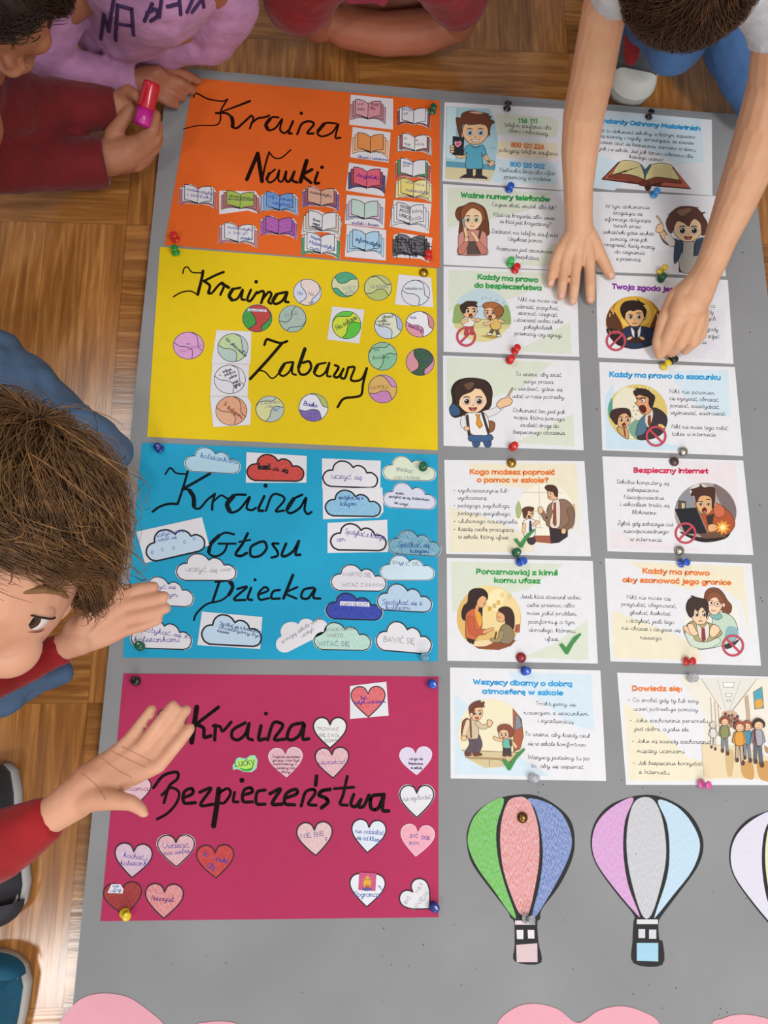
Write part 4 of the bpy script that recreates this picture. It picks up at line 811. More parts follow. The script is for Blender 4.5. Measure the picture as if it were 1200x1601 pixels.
# --- right to safety
s = Sheet(S3, [(693,416.6),(901,425),(905,558),(693,550)], 'printed sheet headed Każdy ma prawo do bezpieczeństwa with two boys fighting')
s.ground(('78 62 860 85 930 120 560 290 150 330 78 400', PG), ('1030 465 1042 720 610 695', PG))
s.title(G_T, ('Każdy ma prawo', 310, 130, 785, 155), ('do bezpieczeństwa', 285, 195, 812, 218))
s.body(('Nikt nie może cię',622,302,930,320), ('uderzać, popychać,',605,358,942,375), ('szarpać, ciągnąć,',620,408,935,425), ('i stosować wobec ciebie',588,462,975,478), ('jakiejkolwiek',670,518,892,528), ('przemocy czy agresji.',595,568,972,588))
def f(a):
    a.ell(340, 415, 226, 210, '#d9cf94'); a.poly([(114.5 + 0, 415)] + [(340 + 226 * math.cos(math.radians(t)), 415 + 210 * math.sin(math.radians(t))) for t in range(180, 361, 12)] + [(566, 460), (340, 440), (118, 450)], '#bcd0d8')
    a.blob('115 420 130 340 175 330 230 400 240 470 120 480', '#8fa868'); a.blob('490 480 505 350 540 340 566 420 560 490', '#8fa868'); a.poly('120 478 560 488 550 520 130 515', '#cfc48a'); a.line('250 445 560 455', 1, '#a08a5a')
    a.blob('330 575 420 572 480 580 420 598', '#b0924a')
    for x0, y0, x1, y1 in ((340,290,350,275),(370,285,375,270),(400,290,410,280),(320,350,335,340),(440,300,470,295),(500,320,520,310),(305,390,315,380)): a.line([(x0, y0), (x1, y1)], .7, '#6a6a6a')
    limb(a, '225 500 215 560', 26, '#b84848'); limb(a, '260 500 262 555', 26, '#b84848')
    a.blob('190 440 230 425 270 435 285 460 268 500 200 500 185 470', '#e4ded8', LN, .8); limb(a, '195 450 190 470 225 455', 22, SKN); limb(a, '270 445 300 460', 22, SKN); a.ell(308, 452, 20, 14, SKN, LN, .7)
    head(a, 243, 382, 58, 54, '#2a1c18', '#3a2418', 'shout', '#e6b68a', .6, .8, ears=False, ew=.2)
    a.blob('178 380 172 340 200 318 225 305 300 310 295 330 305 350 270 345 225 352 205 400', '#3a2a24', LN, .8)
    limb(a, '430 520 405 560', 22, '#6a5a50'); limb(a, '455 525 470 570', 22, '#6a5a50'); a.ell(398, 562, 22, 9, '#e8e2da', LN, .7); a.ell(472, 575, 20, 9, '#e8e2da', LN, .7)
    a.blob('410 450 445 440 485 450 480 520 415 520', '#d8b460', LN, .8); limb(a, '420 465 385 482 360 480', 20, SKN); limb(a, '475 455 500 465', 20, SKN)
    head(a, 412, 395, 52, 52, '#7a4a2a', '#3a2418', 'shout', '#e6b68a', -.6, .8, ears=False, ew=.2)
    a.blob('345 345 365 320 430 312 490 340 510 380 490 425 460 440 450 380 400 352 370 360', '#a8683c', LN, .8); a.ell(470, 385, 36, 40, '#9a5c34', LN, .6)
s.pic(f); s.ban(217, 582, 70)

# --- it is important to know your rights
s = Sheet(S3, [(692,556),(905,564),(912,704),(693,697)], 'printed sheet with a long-haired cartoon girl pointing to the right')
s.ground(('65 745 900 780 640 990 360 1080 65 1130', PG), ('1055 1180 1065 1440 600 1410', PG))
s.body(('To ważne, aby znać',600,888,960,895), ('swoje prawa',662,945,898,950), ('i wiedzieć, gdzie się',595,1000,970,1008), ('udać w razie potrzeby.',575,1058,990,1070), ('Dokument ten jest jak',585,1170,990,1185), ('mapa, która pomaga',590,1225,985,1240), ('znaleźć drogę do',640,1285,942,1295), ('bezpiecznego otoczenia.',585,1340,995,1350))
def f(a):
    a.blob('130 940 100 1000 110 1090 85 1140 95 1190 130 1215 190 1200 240 1190 390 1150 420 1060 415 980 370 925 280 905 190 910', '#2a1d1c', LN, .8); a.blob('110 1110 85 1160 120 1200 170 1180 150 1130', '#36587c')
    limb(a, '290 1360 295 1418', 60, '#35557c'); limb(a, '370 1360 385 1418', 60, '#35557c'); a.blob('245 1345 330 1335 415 1350 410 1395 250 1400', '#3a5c86', LN, .9)
    a.blob('400 1240 440 1255 435 1310 400 1330 385 1280', '#8a5a34', LN, .8)
    limb(a, '360 1190 440 1165 490 1130', 56, '#dcd8d8', 40); limb(a, '200 1220 195 1270 235 1300', 44, '#dcd8d8', 34)
    a.blob('210 1190 300 1175 370 1190 395 1260 385 1345 330 1352 260 1345 240 1290', '#e6e3e2', LN, .9)
    limb(a, '225 1200 240 1350', 16, '#3a3034'); limb(a, '345 1180 390 1330', 16, '#3a3034')
    a.poly('290 1190 325 1190 320 1215 345 1275 322 1300 295 1265 303 1215', '#e0932a', line=LN, lw=.8)
    a.blob('455 1110 490 1070 530 1055 575 985 580 995 553 1050 578 1080 560 1115 500 1135 480 1145', '#e8bd92', LN, .9); a.ell(222, 1300, 22, 18, SKN, LN, .7)
    head(a, 265, 1085, 112, 92, '#2e1e1a', '#5a3a22', 'open', '#efc9a2', .15, .9, ears=False, ew=.24)
    a.blob('150 1130 130 1010 180 935 270 910 360 940 415 1030 400 1130 380 1140 375 1060 330 990 300 970 260 1010 190 1040 165 1075 160 1110', '#38261f', LN, .9); a.blob('200 960 250 940 280 950 240 1000', '#6a4a3a')
s.pic(f)

# --- who can you ask for help
s = Sheet(S5, [(694,719),(913,721),(923,870),(697,866)], 'printed sheet headed Kogo możesz poprosić with a teacher and a boy')
s.ground(('180 70 1010 70 1045 640 1000 420 700 280 330 210', PY), ('55 395 260 450 540 560 700 660 690 738 60 735', PY))
s.title(O_T, ('Kogo możesz poprosić', 215, 148, 855, 152), ('o pomoc w szkole?', 268, 208, 806, 212))
s.body(('* wychowawczynię lub',90,285,495,288), ('wychowawcę;',120,340,345,342), ('* pedagoga, psychologa,',90,398,515,402), ('pedagoga specjalnego;',122,455,522,462), ('* ulubionego nauczyciela;',92,515,575,520), ('* każdą osobę pracującą',92,575,540,580), ('w szkole, której ufasz.',125,632,510,638))
def f(a):
    a.ell(775, 450, 226, 225, '#ece6d6'); a.blob('555 400 580 350 600 420 585 480 560 470', '#aab27a'); a.line('730 235 740 560', 1.4, '#cfc4a8'); a.line('610 288 900 288', 1.4, '#cfc4a8'); a.line('690 430 800 430', 1.2, '#cfc4a8'); a.line('700 550 760 552', 1.2, '#cfc4a8')
    a.poly('640 610 830 612 825 672 700 660', '#a05a44'); a.blob('975 400 1000 380 998 520 975 560', '#c8ae86')
    limb(a, '660 620 675 650', 60, '#3a3236'); a.poly('805 545 950 540 945 620 880 665 820 672', '#33262a')
    a.blob('610 510 650 485 700 500 705 560 690 620 625 620 612 560', '#e6e2dc', LN, .8); limb(a, '690 530 720 510', 24, SKN); limb(a, '620 530 615 580', 24, SKN); a.poly('658 500 672 500 678 575 665 590 655 570', '#2c3a5a')
    head(a, 650, 445, 40, 40, '#4a2a20', '#3a2418', 'shout', '#e6b88e', .7, .7, ears=False, ew=.17); a.blob('610 445 605 415 640 395 690 402 685 425 645 428 635 470 618 480', '#5a3224', LN, .7)
    a.blob('800 390 860 350 920 340 975 380 1000 460 960 560 800 545 790 470', '#8a6a58', LN, .9); a.blob('840 345 880 345 890 430 880 545 815 540 825 420', '#e0d2c4', LN, .6); a.poly('838 365 858 362 862 530 848 545 832 520', '#8a4a34')
    limb(a, '815 430 790 490 750 430', 40, '#8a6a58', 30); a.blob('728 400 755 400 760 435 735 450 725 425', SKN, LN, .8); limb(a, '960 420 975 510 920 570', 44, '#80604e', 34); a.ell(915, 578, 18, 22, SKN, LN, .7)
    a.blob('800 275 835 270 870 290 865 335 840 345 805 335 798 310', '#e0b088', LN, .8); a.blob('775 250 800 232 850 240 872 275 865 320 848 310 835 285 795 275', '#4a2c20', LN, .8); a.line('805 322 822 322', 1, '#7a3a2a'); a.ell(815, 298, 4, 5, '#2a1a14')
s.pic(f); s.tick('540 640 565 632 590 668 640 600 690 562 706 568 640 640 608 700 590 702')

# --- talk to someone you trust
s = Sheet(S5, [(698,872),(926,877),(934,1037.5),(699,1033)], 'printed sheet headed Porozmawiaj z kimś komu ufasz with a woman and girl talking')
s.ground(('70 805 925 825 640 1020 300 1080 78 1195', PG), ('1095 1240 1105 1545 600 1525 850 1420', PG))
s.title(G_T, ('Porozmawiaj z kimś', 263, 897, 876, 908), ('komu ufasz', 398, 962, 745, 968))
s.body(('Jeżeli ktoś stosował wobec',592,1082,1045,1090), ('ciebie przemoc albo',640,1145,1000,1150), ('masz jakiś problem',638,1205,1012,1213), ('poinformuj o tym',650,1270,1002,1275), ('dorosłego, któremu',655,1332,1002,1340), ('ufasz.',775,1397,885,1402))
def f(a):
    a.ell(355, 1230, 242, 240, '#d9b26a'); a.blob('250 1010 430 1000 560 1100 590 1250 540 1330 300 1300 200 1200', '#e8cf94'); a.blob('330 1080 420 1010 480 1060 400 1180', '#f0dfae')
    for x, y, m in ((360,1160,'#d8a02a'),(395,1140,'#c8b070'),(425,1115,'#d8b060'),(510,1070,'#d8c088'),(455,1060,'#e0c890')): a.poly([(x-14,y-16),(x+14,y-20),(x+16,y+14),(x-12,y+18)], m)
    a.poly('555 1280 590 1275 585 1340 545 1335', '#a8543a'); a.poly('190 1400 560 1395 520 1440 430 1470 280 1462 210 1420', '#8a4a2a'); a.blob('220 1410 330 1395 400 1400 330 1440 240 1438', '#e4cfa0')
    a.blob('205 1040 245 1010 310 1012 345 1050 340 1095 310 1100 305 1180 300 1225 265 1215 220 1240 165 1245 150 1200 165 1140 195 1110', '#2e1a18', '#1c100e', .8)
    a.blob('185 1200 240 1160 290 1190 305 1260 290 1330 240 1400 185 1380 180 1280', '#c8643a', LN, .8); a.blob('250 1180 290 1195 302 1260 280 1290', '#e0a038'); limb(a, '215 1240 240 1335 320 1335', 50, '#c05a34', 36); limb(a, '320 1335 385 1310', 24, '#e0a474', 16); a.poly('180 1375 250 1395 240 1430 200 1410', '#2a1a18')
    a.blob('255 1075 300 1060 335 1080 332 1110 315 1145 285 1150 262 1120', '#e2a878', LN, .7); a.blob('240 1120 262 1060 310 1040 340 1065 300 1068 270 1100 262 1150', '#2e1a18'); limb(a, '270 1140 260 1180', 26, '#d89a68', line=None); a.line('315 1125 326 1118', 1, '#8a3a2a')
    a.blob('425 1170 470 1145 520 1160 545 1220 540 1310 500 1320 480 1280 470 1200', '#3a2018', '#1c100e', .8); a.blob('420 1190 455 1180 478 1215 465 1255 435 1258 415 1240', '#e2a878', LN, .7); a.line('425 1222 440 1228', 1, '#8a3a2a'); a.blob('430 1180 470 1160 500 1200 480 1250 465 1205', '#3a2018')
    a.blob('440 1310 480 1275 530 1310 545 1380 500 1425 430 1400', '#8a7a5a', LN, .8); limb(a, '450 1340 430 1395 375 1395', 32, '#9a8a66', 22); limb(a, '410 1340 400 1385', 6, '#5a4030')
s.pic(f); s.tick('882 1430 908 1420 935 1455 990 1375 1040 1345 1050 1352 990 1425 950 1500 930 1502')

# --- good atmosphere
s = Sheet(S7, [(703,1043.5),(938,1048),(947,1221),(704,1217)], 'printed sheet headed Wszyscy dbamy with two waving cartoon boys')
s.ground(('470 90 1040 108 1062 500 900 460 700 300 490 150', PB), ('92 240 180 320 300 330 560 700 760 815 90 805', PB))
s.title(B_T, ('Wszyscy dbamy o dobrą', 222, 175, 912, 190), ('atmosferę w szkole', 285, 240, 850, 252))
s.body(('Traktujemy się',650,322,932,330), ('nawzajem z szacunkiem',570,385,1020,395), ('i życzliwością.',668,440,925,452), ('To ważne, aby każdy czuł',575,535,1030,548), ('się w szkole komfortowo.',598,600,1010,610), ('Wszyscy jesteśmy tu po',598,695,1030,705), ('to, aby się wspierać.',620,755,995,765))
def f(a):
    a.ell(345, 520, 232, 240, '#e6dcbc'); a.poly('140 634 545 652 500 720 420 752 300 758 190 700', '#cdbb92'); a.line('140 634 545 652', 1, '#8a6a44'); a.blob('180 680 420 690 400 700 200 695', '#a88a60'); a.line('330 750 345 700 480 715', .8, '#8a6a44')
    a.poly('495 345 555 420 568 540 545 625 500 648', '#a8583c', line=LN, lw=.8); a.poly('512 400 525 385 545 420 560 470 512 502', '#7a8a98', line=LN, lw=.7)
    limb(a, '210 545 215 600 180 655', 52, '#5a4c54', 40); limb(a, '245 545 260 600 235 655', 46, '#5a4c54', 40); a.blob('165 650 200 655 205 672 165 675', '#6a3a28', LN, .7); a.blob('220 650 265 652 280 670 225 676', '#6a3a28', LN, .7)
    a.blob('150 430 185 418 190 520 160 560 138 530 140 470', '#7a4634', LN, .8)
    a.blob('185 430 215 410 250 430 255 540 230 558 180 548 178 480', '#cbb898', LN, .9); limb(a, '185 440 165 500 155 545', 36, '#e0c8a4', 26); a.ell(155, 552, 20, 18, SKN, LN, .7); limb(a, '250 450 285 475 330 460', 32, '#cbb898', 26); a.blob('318 430 335 425 355 440 345 465 320 472', SKN, LN, .8)
    limb(a, '200 425 205 545', 8, '#7a4634')
    head(a, 240, 378, 44, 52, '#6a3824', '#3a2418', 'open', '#e6b88e', .5, .8, ears=False, ew=.2); a.blob('200 395 190 340 220 305 268 290 272 305 298 300 292 325 298 335 255 338 230 345 218 390', '#6a3824', LN, .8); a.ell(207, 390, 12, 16, SKN, LN, .7)
    limb(a, '442 620 440 665', 26, '#3a3438'); limb(a, '468 620 470 665', 26, '#3a3438'); a.ell(438, 672, 18, 8, '#6a3a28'); a.ell(472, 672, 16, 8, '#6a3a28')
    limb(a, '480 570 500 590 515 610', 20, SKN); limb(a, '425 565 385 560 368 550', 18, SKN)
    a.blob('428 565 455 555 475 570 478 618 430 615', '#6ab0a0', LN, .8); a.blob('472 560 490 575 485 610 474 600', '#5a4a40', LN, .6)
    head(a, 432, 528, 34, 32, '#7a3c28', '#3a2418', 'open', '#e6b88e', -.2, .7, ears=False, ew=.2); a.blob('398 515 390 480 420 458 470 462 500 500 492 540 470 545 468 510 440 488 412 492', '#8a4630', LN, .8)
s.pic(f); s.tick('420 705 445 698 470 730 530 655 575 622 582 632 520 700 478 775 462 775')

# --- standards of protection
s = Sheet(S2, [(912,170),(1112,187.6),(1113,306),(908,290)], 'printed sheet headed Standardy Ochrony Małoletnich with a drawing of an open book')
s.ground(('0 10 880 80 900 420 700 430 400 300 -40 200', PB), ('-30 330 200 400 330 520 200 640 -50 610', PB))
s.title(B_T, ('Standardy Ochrony Małoletnich', 20, 100, 876, 170), h=14)
s.body(('Jest to dokument szkolny, w którym zapisano',60,180,832,232), ('są zasady i reguły, sprawiające, że zawsze',85,222,820,280), ('możesz czuć się bezpiecznie, zarówno w domu',62,268,835,335), ('jak i w szkole. Jest jak tarcza ochronna dla',85,322,812,385), ('każdego ucznia!',315,385,580,412), h=15)
def f(a):
    a.poly('100 552 235 415 440 480 660 458 798 628 450 600 420 595', '#5a2a20', line='#2e1612', lw=1); a.poly('120 545 235 425 300 440 420 580', '#b86048'); a.poly('670 470 790 620 560 600', '#b86048')
    a.blob('165 540 240 420 320 405 400 430 440 480 440 560 380 530 280 510 170 518', '#d0c28c', '#4a3420', .9); a.blob('440 480 490 440 560 425 640 440 660 470 705 555 600 540 520 535 440 560', '#d6c892', '#4a3420', .9)
    a.blob('165 540 172 516 280 510 390 535 440 562 435 600 300 560', '#7a3f2c', '#3a1a14', .7); a.blob('705 558 720 585 590 575 450 600 440 565 520 538 600 542', '#7a3f2c', '#3a1a14', .7)
    a.blob('400 430 440 475 470 440 490 440 450 520 440 560 425 500', '#3f5f6a')
    for k in range(5): a.line([(235 + k * -4, 440 + k * 16), (320, 428 + k * 17), (400, 450 + k * 18)], .5, '#a89860'); a.line([(500, 465 + k * 16), (570, 450 + k * 17), (650, 470 + k * 17)], .5, '#a89860')
    a.blob('395 580 430 560 470 570 468 600 440 605 400 600', '#6a2e22', '#2e1612', .8); a.blob('440 605 485 605 475 635 450 638', '#4a2018', '#2e1612', .8)
s.pic(f)

# --- what the document holds
s = Sheet(S2, [(923,299.5),(1124,307),(1134,432),(931,425)], 'printed sheet starting W tym dokumencie with a drawn boy pointing up', .0001)
s.ground(('480 1100 1040 1140 1062 1300 500 1280', '#dcdae0'))
s.body(('W tym dokumencie',130,775,475,785), ('znajdują się',190,825,420,835), ('informacje dotyczące',125,875,485,888), ('twoich praw,',190,925,412,935), ('wskazówki gdzie szukać',112,975,510,990), ('pomocy, oraz jak',168,1030,458,1038), ('reagować, kiedy mamy',118,1072,515,1095), ('do czynienia',200,1130,435,1140), ('z przemocą.',215,1185,412,1192), h=16)
def f(a):
    a.poly('700 1240 790 1250 780 1285 705 1280', '#2e3840')
    limb(a, '570 960 610 1030 680 1050', 48, '#3a526e', 60); limb(a, '560 950 600 1010 640 1045', 40, '#e4ba90', 44); limb(a, '620 1010 650 1050', 54, '#d8d2c8', 56)
    a.blob('525 940 540 905 565 895 530 845 540 840 575 890 585 935 570 965 530 965', '#e8c098', LN, .8)
    a.blob('690 1060 760 1035 840 1045 880 1090 850 1180 790 1280 720 1270 700 1180', '#a8a49c', LN, .9); a.blob('680 1040 735 1040 720 1130 700 1180 670 1210 665 1140', '#34485e', LN, .8); a.blob('830 1040 900 1010 890 1100 830 1150', '#34485e', LN, .8); a.line('735 1060 730 1130', 1.8, '#2a3038'); a.line('830 1050 820 1150', 1.8, '#2a3038')
    head(a, 775, 950, 108, 88, '#4a2c20', '#2e1a12', 'open', '#ecc8a0', .05, .9, ears=False, ew=.25)
    a.blob('625 960 605 880 660 800 740 765 830 770 880 810 910 810 890 830 925 890 920 960 885 990 875 900 830 860 800 880 780 920 740 890 690 880 665 930 650 970', '#5c3a2e', LN, .9); a.line('620 830 700 770 790 765 860 775', .9, '#5c3a2e'); a.blob('690 800 770 780 800 790 730 840', '#8a6654')
s.pic(f)

# --- your consent
s = Sheet(S4, [(931,429),(1137,438),(1146,569),(934,559)], 'printed sheet headed Twoja zgoda jest with a drawing of a frowning boy')
s.ground(('700 300 1010 320 1020 715 620 690', '#dddbe2'))
s.title(V_T, ('Twoja zgoda jest ważna', 133, 155, 855, 190))
s.body(('Nikt nie może robić ci',550,280,935,305), ('zdjęć bez twojej zgody',560,335,925,355), ('ani danych innych',600,385,945,405), ('Nie wolno bez zgody',590,470,962,490), ('publikować twoich zdjęć',560,525,970,545), ('w internecie',640,580,872,590))
def f(a):
    a.ell(304, 421, 222, 206, '#b07a28'); a.blob('180 260 300 216 420 250 490 380 440 470 180 470 140 360', '#d8a83c'); a.blob('230 280 330 250 420 300 420 420 220 440', '#e8c45a')
    a.blob('85 400 130 320 200 420 210 500 120 500', '#5a3420'); a.blob('525 400 490 330 440 430 420 500 515 490', '#5a3420'); a.blob('90 470 180 480 300 520 420 470 520 450 500 540 420 600 300 627 180 600 110 530', '#2a1e20')
    for x, y in ((130,310),(115,350),(470,320),(485,350),(140,330)): a.line([(x, y), (x, y + 25)], 1.2, '#f0d070')
    for k in range(8): a.line([(110 + k * 12, 480 + (k % 3) * 8), (110 + k * 12, 510)], .7, '#c8a050')
    a.blob('205 510 230 465 300 445 360 450 440 475 475 560 420 605 300 627 230 600', '#28344e', '#151a26', .9); a.blob('280 460 320 500 355 450 345 530 310 540 290 520', '#dcd8d4'); a.poly('305 470 330 470 335 545 318 560 305 540', '#1d1c22')
    limb(a, '450 560 400 575 370 555', 40, '#28344e', 26, '#151a26'); limb(a, '225 560 250 570 270 545', 36, '#28344e', 26, '#151a26'); a.poly('260 545 380 540 390 580 265 585', '#3a2420'); a.ell(268, 545, 24, 12, '#e0b080', LN, .7, -25); a.ell(368, 545, 24, 12, '#e0b080', LN, .7, 25)
    head(a, 308, 375, 74, 78, '#241612', '#3a2418', 'sad', '#dfae7c', 0, .9, brow='angry', ew=.2)
    a.blob('225 390 198 320 225 265 290 250 335 255 330 238 350 258 390 280 372 285 400 330 385 380 370 330 330 320 300 330 270 325 240 345', '#2a1a16', '#140c0a', .9)
s.pic(f); s.ban(162, 565, 72)

# --- right to respect
s = Sheet(S4, [(936,566),(1148,574),(1161,713),(941,704)], 'printed sheet headed Każdy ma prawo do szacunku with a man shouting at a boy')
s.ground(('570 800 1035 790 1060 1160 900 1130 700 1000', '#cfdfea'), ('75 1000 140 900 180 1300 640 1380 690 1420 85 1410', '#c9dde9'))
s.title(B_T, ('Każdy ma prawo do szacunku', 115, 842, 984, 868))
s.body(('Nikt nie powinien',580,972,935,985), ('cię wyzywać, obrażać',580,1025,962,1040), ('poniżać, zawstydzać,',585,1082,972,1095), ('wyśmiewać, zastraszać.',588,1138,1025,1148), ('Nikt nie może tego robić',598,1248,1035,1262), ('także w internecie.',598,1305,950,1312))
def f(a):
    a.ell(330, 1122, 234, 218, '#d6bd6e'); a.blob('150 1010 230 930 330 960 420 1060 400 1200 300 1330 190 1260 130 1150', '#e2dcc4'); a.blob('100 1090 130 1010 135 1120 115 1170', '#5a9a88'); a.blob('260 1230 330 1180 370 1240 340 1330 280 1300', '#7aa08a')
    for k in range(9): a.line([(200 + k * 30, 935 - (k % 2) * 12), (215 + k * 26, 985)], 1.2, '#ecdfae')
    for x, y in ((300,1110),(320,1140),(290,1160),(310,1180),(330,1110),(345,1060),(300,1080)): a.ell(x, y, 4, 6, '#7a6a50')
    a.blob('440 1090 500 1100 555 1150 560 1210 520 1290 440 1330 330 1330 370 1220 400 1150', '#3a3034', '#1c1618', .9); a.blob('345 1190 400 1140 420 1160 390 1280 320 1300', '#4f7288', LN, .8); a.blob('400 1130 440 1100 450 1150 420 1240 390 1200', '#d8c8b8'); a.poly('412 1150 432 1145 436 1215 420 1240 408 1210', '#7a3a30'); limb(a, '490 1180 530 1160', 24, '#3a3034', line=None); a.blob('495 1215 530 1225 545 1250 500 1240', '#d8c060')
    a.blob('320 1000 350 985 420 1000 445 1060 430 1120 395 1140 365 1135 345 1105 340 1080 312 1052 330 1040', '#d89a6c', LN, .9); a.blob('345 1078 380 1068 400 1100 385 1128 360 1118', '#5a1a18', LN, .8); a.ell(375, 1032, 14, 16, '#f0ece4', LN, .7); a.ell(370, 1034, 6, 8, '#2a1a14'); a.line('325 1012 350 1020 362 1012', 1.6, '#2a1a18'); a.line('360 1010 395 1012', 1.6, '#2a1a18')
    a.blob('315 995 300 960 325 945 320 935 400 945 440 975 465 1000 460 1040 440 1090 420 1060 418 1010 380 995 345 985', '#2e2220', '#181010', .9)
    a.blob('170 1250 200 1235 250 1250 260 1330 200 1300', '#c8a068', LN, .8); a.line('225 1250 235 1310', 2.4, '#7a3a2a')
    head(a, 218, 1182, 56, 62, '#3a2420', '#2a1a14', 'shout', '#e0aa78', .5, .8, ears=False, ew=.19); a.blob('155 1210 118 1150 140 1105 200 1092 262 1100 280 1150 270 1160 240 1130 200 1140 180 1165 172 1215', '#3f2824', '#1c1210', .9)
s.pic(f); s.ban(476, 1310, 74, flip=True)

# --- safe internet
s = Sheet(S6, [(941,713.5),(1161,720),(1177,868),(949,862)], 'printed sheet headed Bezpieczny internet with a cross boy at a laptop')
s.ground(('500 90 960 105 990 540 800 260 640 250', PR), ('60 560 200 640 600 700 740 745 65 720', PR))
s.title(R_T, ('Bezpieczny internet', 232, 175, 765, 182))
s.body(('Szkolne komputery są',105,255,482,268), ('zabezpieczone.',182,312,415,318), ('Nieodpowiednie',160,365,447,372), ('i szkodliwe treści są',130,415,485,425), ('blokowane.',218,472,397,478), ('Zgłoś, gdy zobaczysz coś',115,552,512,562), ('nieodpowiedniego',158,608,482,612), ('w internecie.',202,665,440,672))
def f(a):
    a.ell(743, 463, 222, 213, '#a89a92'); a.blob('530 440 560 350 640 290 660 420 600 500', '#8a8a90'); a.blob('800 260 900 320 960 430 940 520 850 400', '#7a6a68'); a.ell(700, 310, 70, 50, '#d8d0c4'); a.poly('550 378 602 385 600 440 548 445', '#5a4a40', line='#2a2220', lw=.8); a.poly('572 395 595 398 592 435 572 435', '#c8b890')
    a.blob('560 600 700 640 880 630 930 570 900 640 800 672 700 672 600 630', '#2a1c1c')
    a.blob('700 480 790 440 820 400 880 430 940 500 950 560 900 620 800 640 740 590', '#b0502c', LN, .9); a.blob('815 400 870 425 880 480 830 500 800 460', '#c86a48', LN, .8); a.poly('745 490 805 470 790 560 760 560', '#3a2a26')
    a.poly('525 440 680 430 755 610 600 615', '#1e1e24', line='#0e0e12', lw=1); a.line('682 432 757 608', 1.2, '#9a8a7a')
    a.blob('760 560 790 545 830 560 820 590 770 600', '#e0aa78', LN, .7); a.poly('690 615 860 600 890 640 730 650', '#6a4a3a')
    for r, m in ((58, '#d88a34'), (40, '#ecb850'), (22, '#f8e6a8')):
        a.poly([(865 + (r if k % 2 else r * .6) * math.cos(k * PI / 9), 570 + (r if k % 2 else r * .6) * math.sin(k * PI / 9)) for k in range(18)], m)
    head(a, 740, 398, 64, 78, '#2e1c16', '#2a1a12', 'shout', '#dda674', -.3, .9, brow='angry', ew=.16); a.blob('680 390 665 345 640 340 650 310 640 300 700 280 705 262 730 285 800 285 810 330 805 400 790 430 785 360 740 340 700 350', '#4a2a20', '#1c100c', .9)
s.pic(f); s.ban(600, 611, 70)

# --- boundaries
s = Sheet(S6, [(945,873),(1174,881),(1189,1041),(953.5,1034)], 'printed sheet about granice with a drawn woman hugging a boy')
s.ground(('180 815 1015 850 1060 1370 1000 1100 800 960 620 1020 400 930', PY), ('75 1160 180 1200 560 1350 700 1450 720 1520 85 1505', PY))
s.title(O_T, ('Każdy ma prawo', 296, 895, 778, 912), ('aby szanować jego granice', 153, 958, 932, 980))
s.body(('Nikt nie może cię',180,1080,495,1092), ('przytulać, obejmować,',140,1130,538,1145), ('głaskać, łaskotać',200,1190,492,1200), ('i dotykać, jeśli tego',175,1248,522,1260), ('nie chcesz i czujesz się',142,1300,565,1318), ('nieswojo.',275,1368,440,1375))
def f(a):
    a.ell(790, 1230, 200, 200, '#e6e2da')
    a.blob('735 1050 770 1005 830 1005 870 1040 900 1090 930 1130 920 1180 880 1190 850 1160 790 1180 740 1140', '#7a4630', LN, .8)
    a.blob('800 1190 880 1180 950 1230 975 1330 930 1390 800 1430 690 1440 720 1390 780 1360 790 1280', '#bcd0bc', LN, .9); a.blob('900 1280 965 1290 975 1340 920 1390 880 1360', '#8ab0b4'); a.blob('770 1200 800 1180 850 1190 860 1215 820 1230', '#7ab0aa', LN, .7)
    a.blob('755 1090 800 1060 850 1080 862 1130 830 1185 795 1195 765 1160', '#ecc8a8', LN, .8); a.blob('750 1120 760 1050 810 1030 860 1060 880 1130 850 1110 820 1070 780 1080', '#8a5036', LN, .7)
    a.ell(782, 1110, 20, 18, '#ecd8c4', '#8a5a40', .9); a.ell(828, 1118, 20, 18, '#ecd8c4', '#8a5a40', .9); a.ell(784, 1110, 7, 9, '#4a3020'); a.ell(828, 1118, 7, 9, '#4a3020'); a.line('785 1160 800 1168 815 1162', 1.1, '#a04a40'); a.ell(872, 1125, 10, 16, '#ecc8a8', LN, .6)
    a.blob('600 1280 650 1240 760 1250 830 1290 860 1330 800 1370 730 1410 640 1390 590 1320', '#b0a070', LN, .9); a.blob('680 1260 720 1290 760 1255 770 1330 740 1390 700 1360', '#dcd8d0', LN, .7); a.poly('712 1290 736 1290 745 1370 728 1395 712 1370', '#8a3a34')
    head(a, 705, 1190, 62, 74, '#2a1c18', '#4a3626', 'sad', '#ecc8a4', .1, .8, brow='sad', ears=False, ew=.19)
    a.blob('630 1210 605 1150 620 1090 660 1065 640 1060 700 1075 745 1090 765 1150 750 1220 745 1170 715 1140 690 1165 665 1150 655 1200', '#3a2824', '#1c1210', .9); a.line('640 1065 690 1080', 1, '#3a2824')
    limb(a, '620 1330 660 1400 760 1410 830 1380', 46, '#c8d6c4', 40); limb(a, '600 1290 640 1330', 30, '#e8c0a0', 22); a.blob('770 1310 795 1265 835 1280 845 1310 810 1350 780 1350', '#ecc8a4', LN, .8); a.blob('615 1265 650 1260 672 1300 690 1330 660 1345 630 1320', '#ecc8a4', LN, .8); a.blob('880 1410 940 1390 985 1370 940 1420 890 1440', '#3a3030')
s.pic(f); s.ban(940, 1415, 72, flip=True)

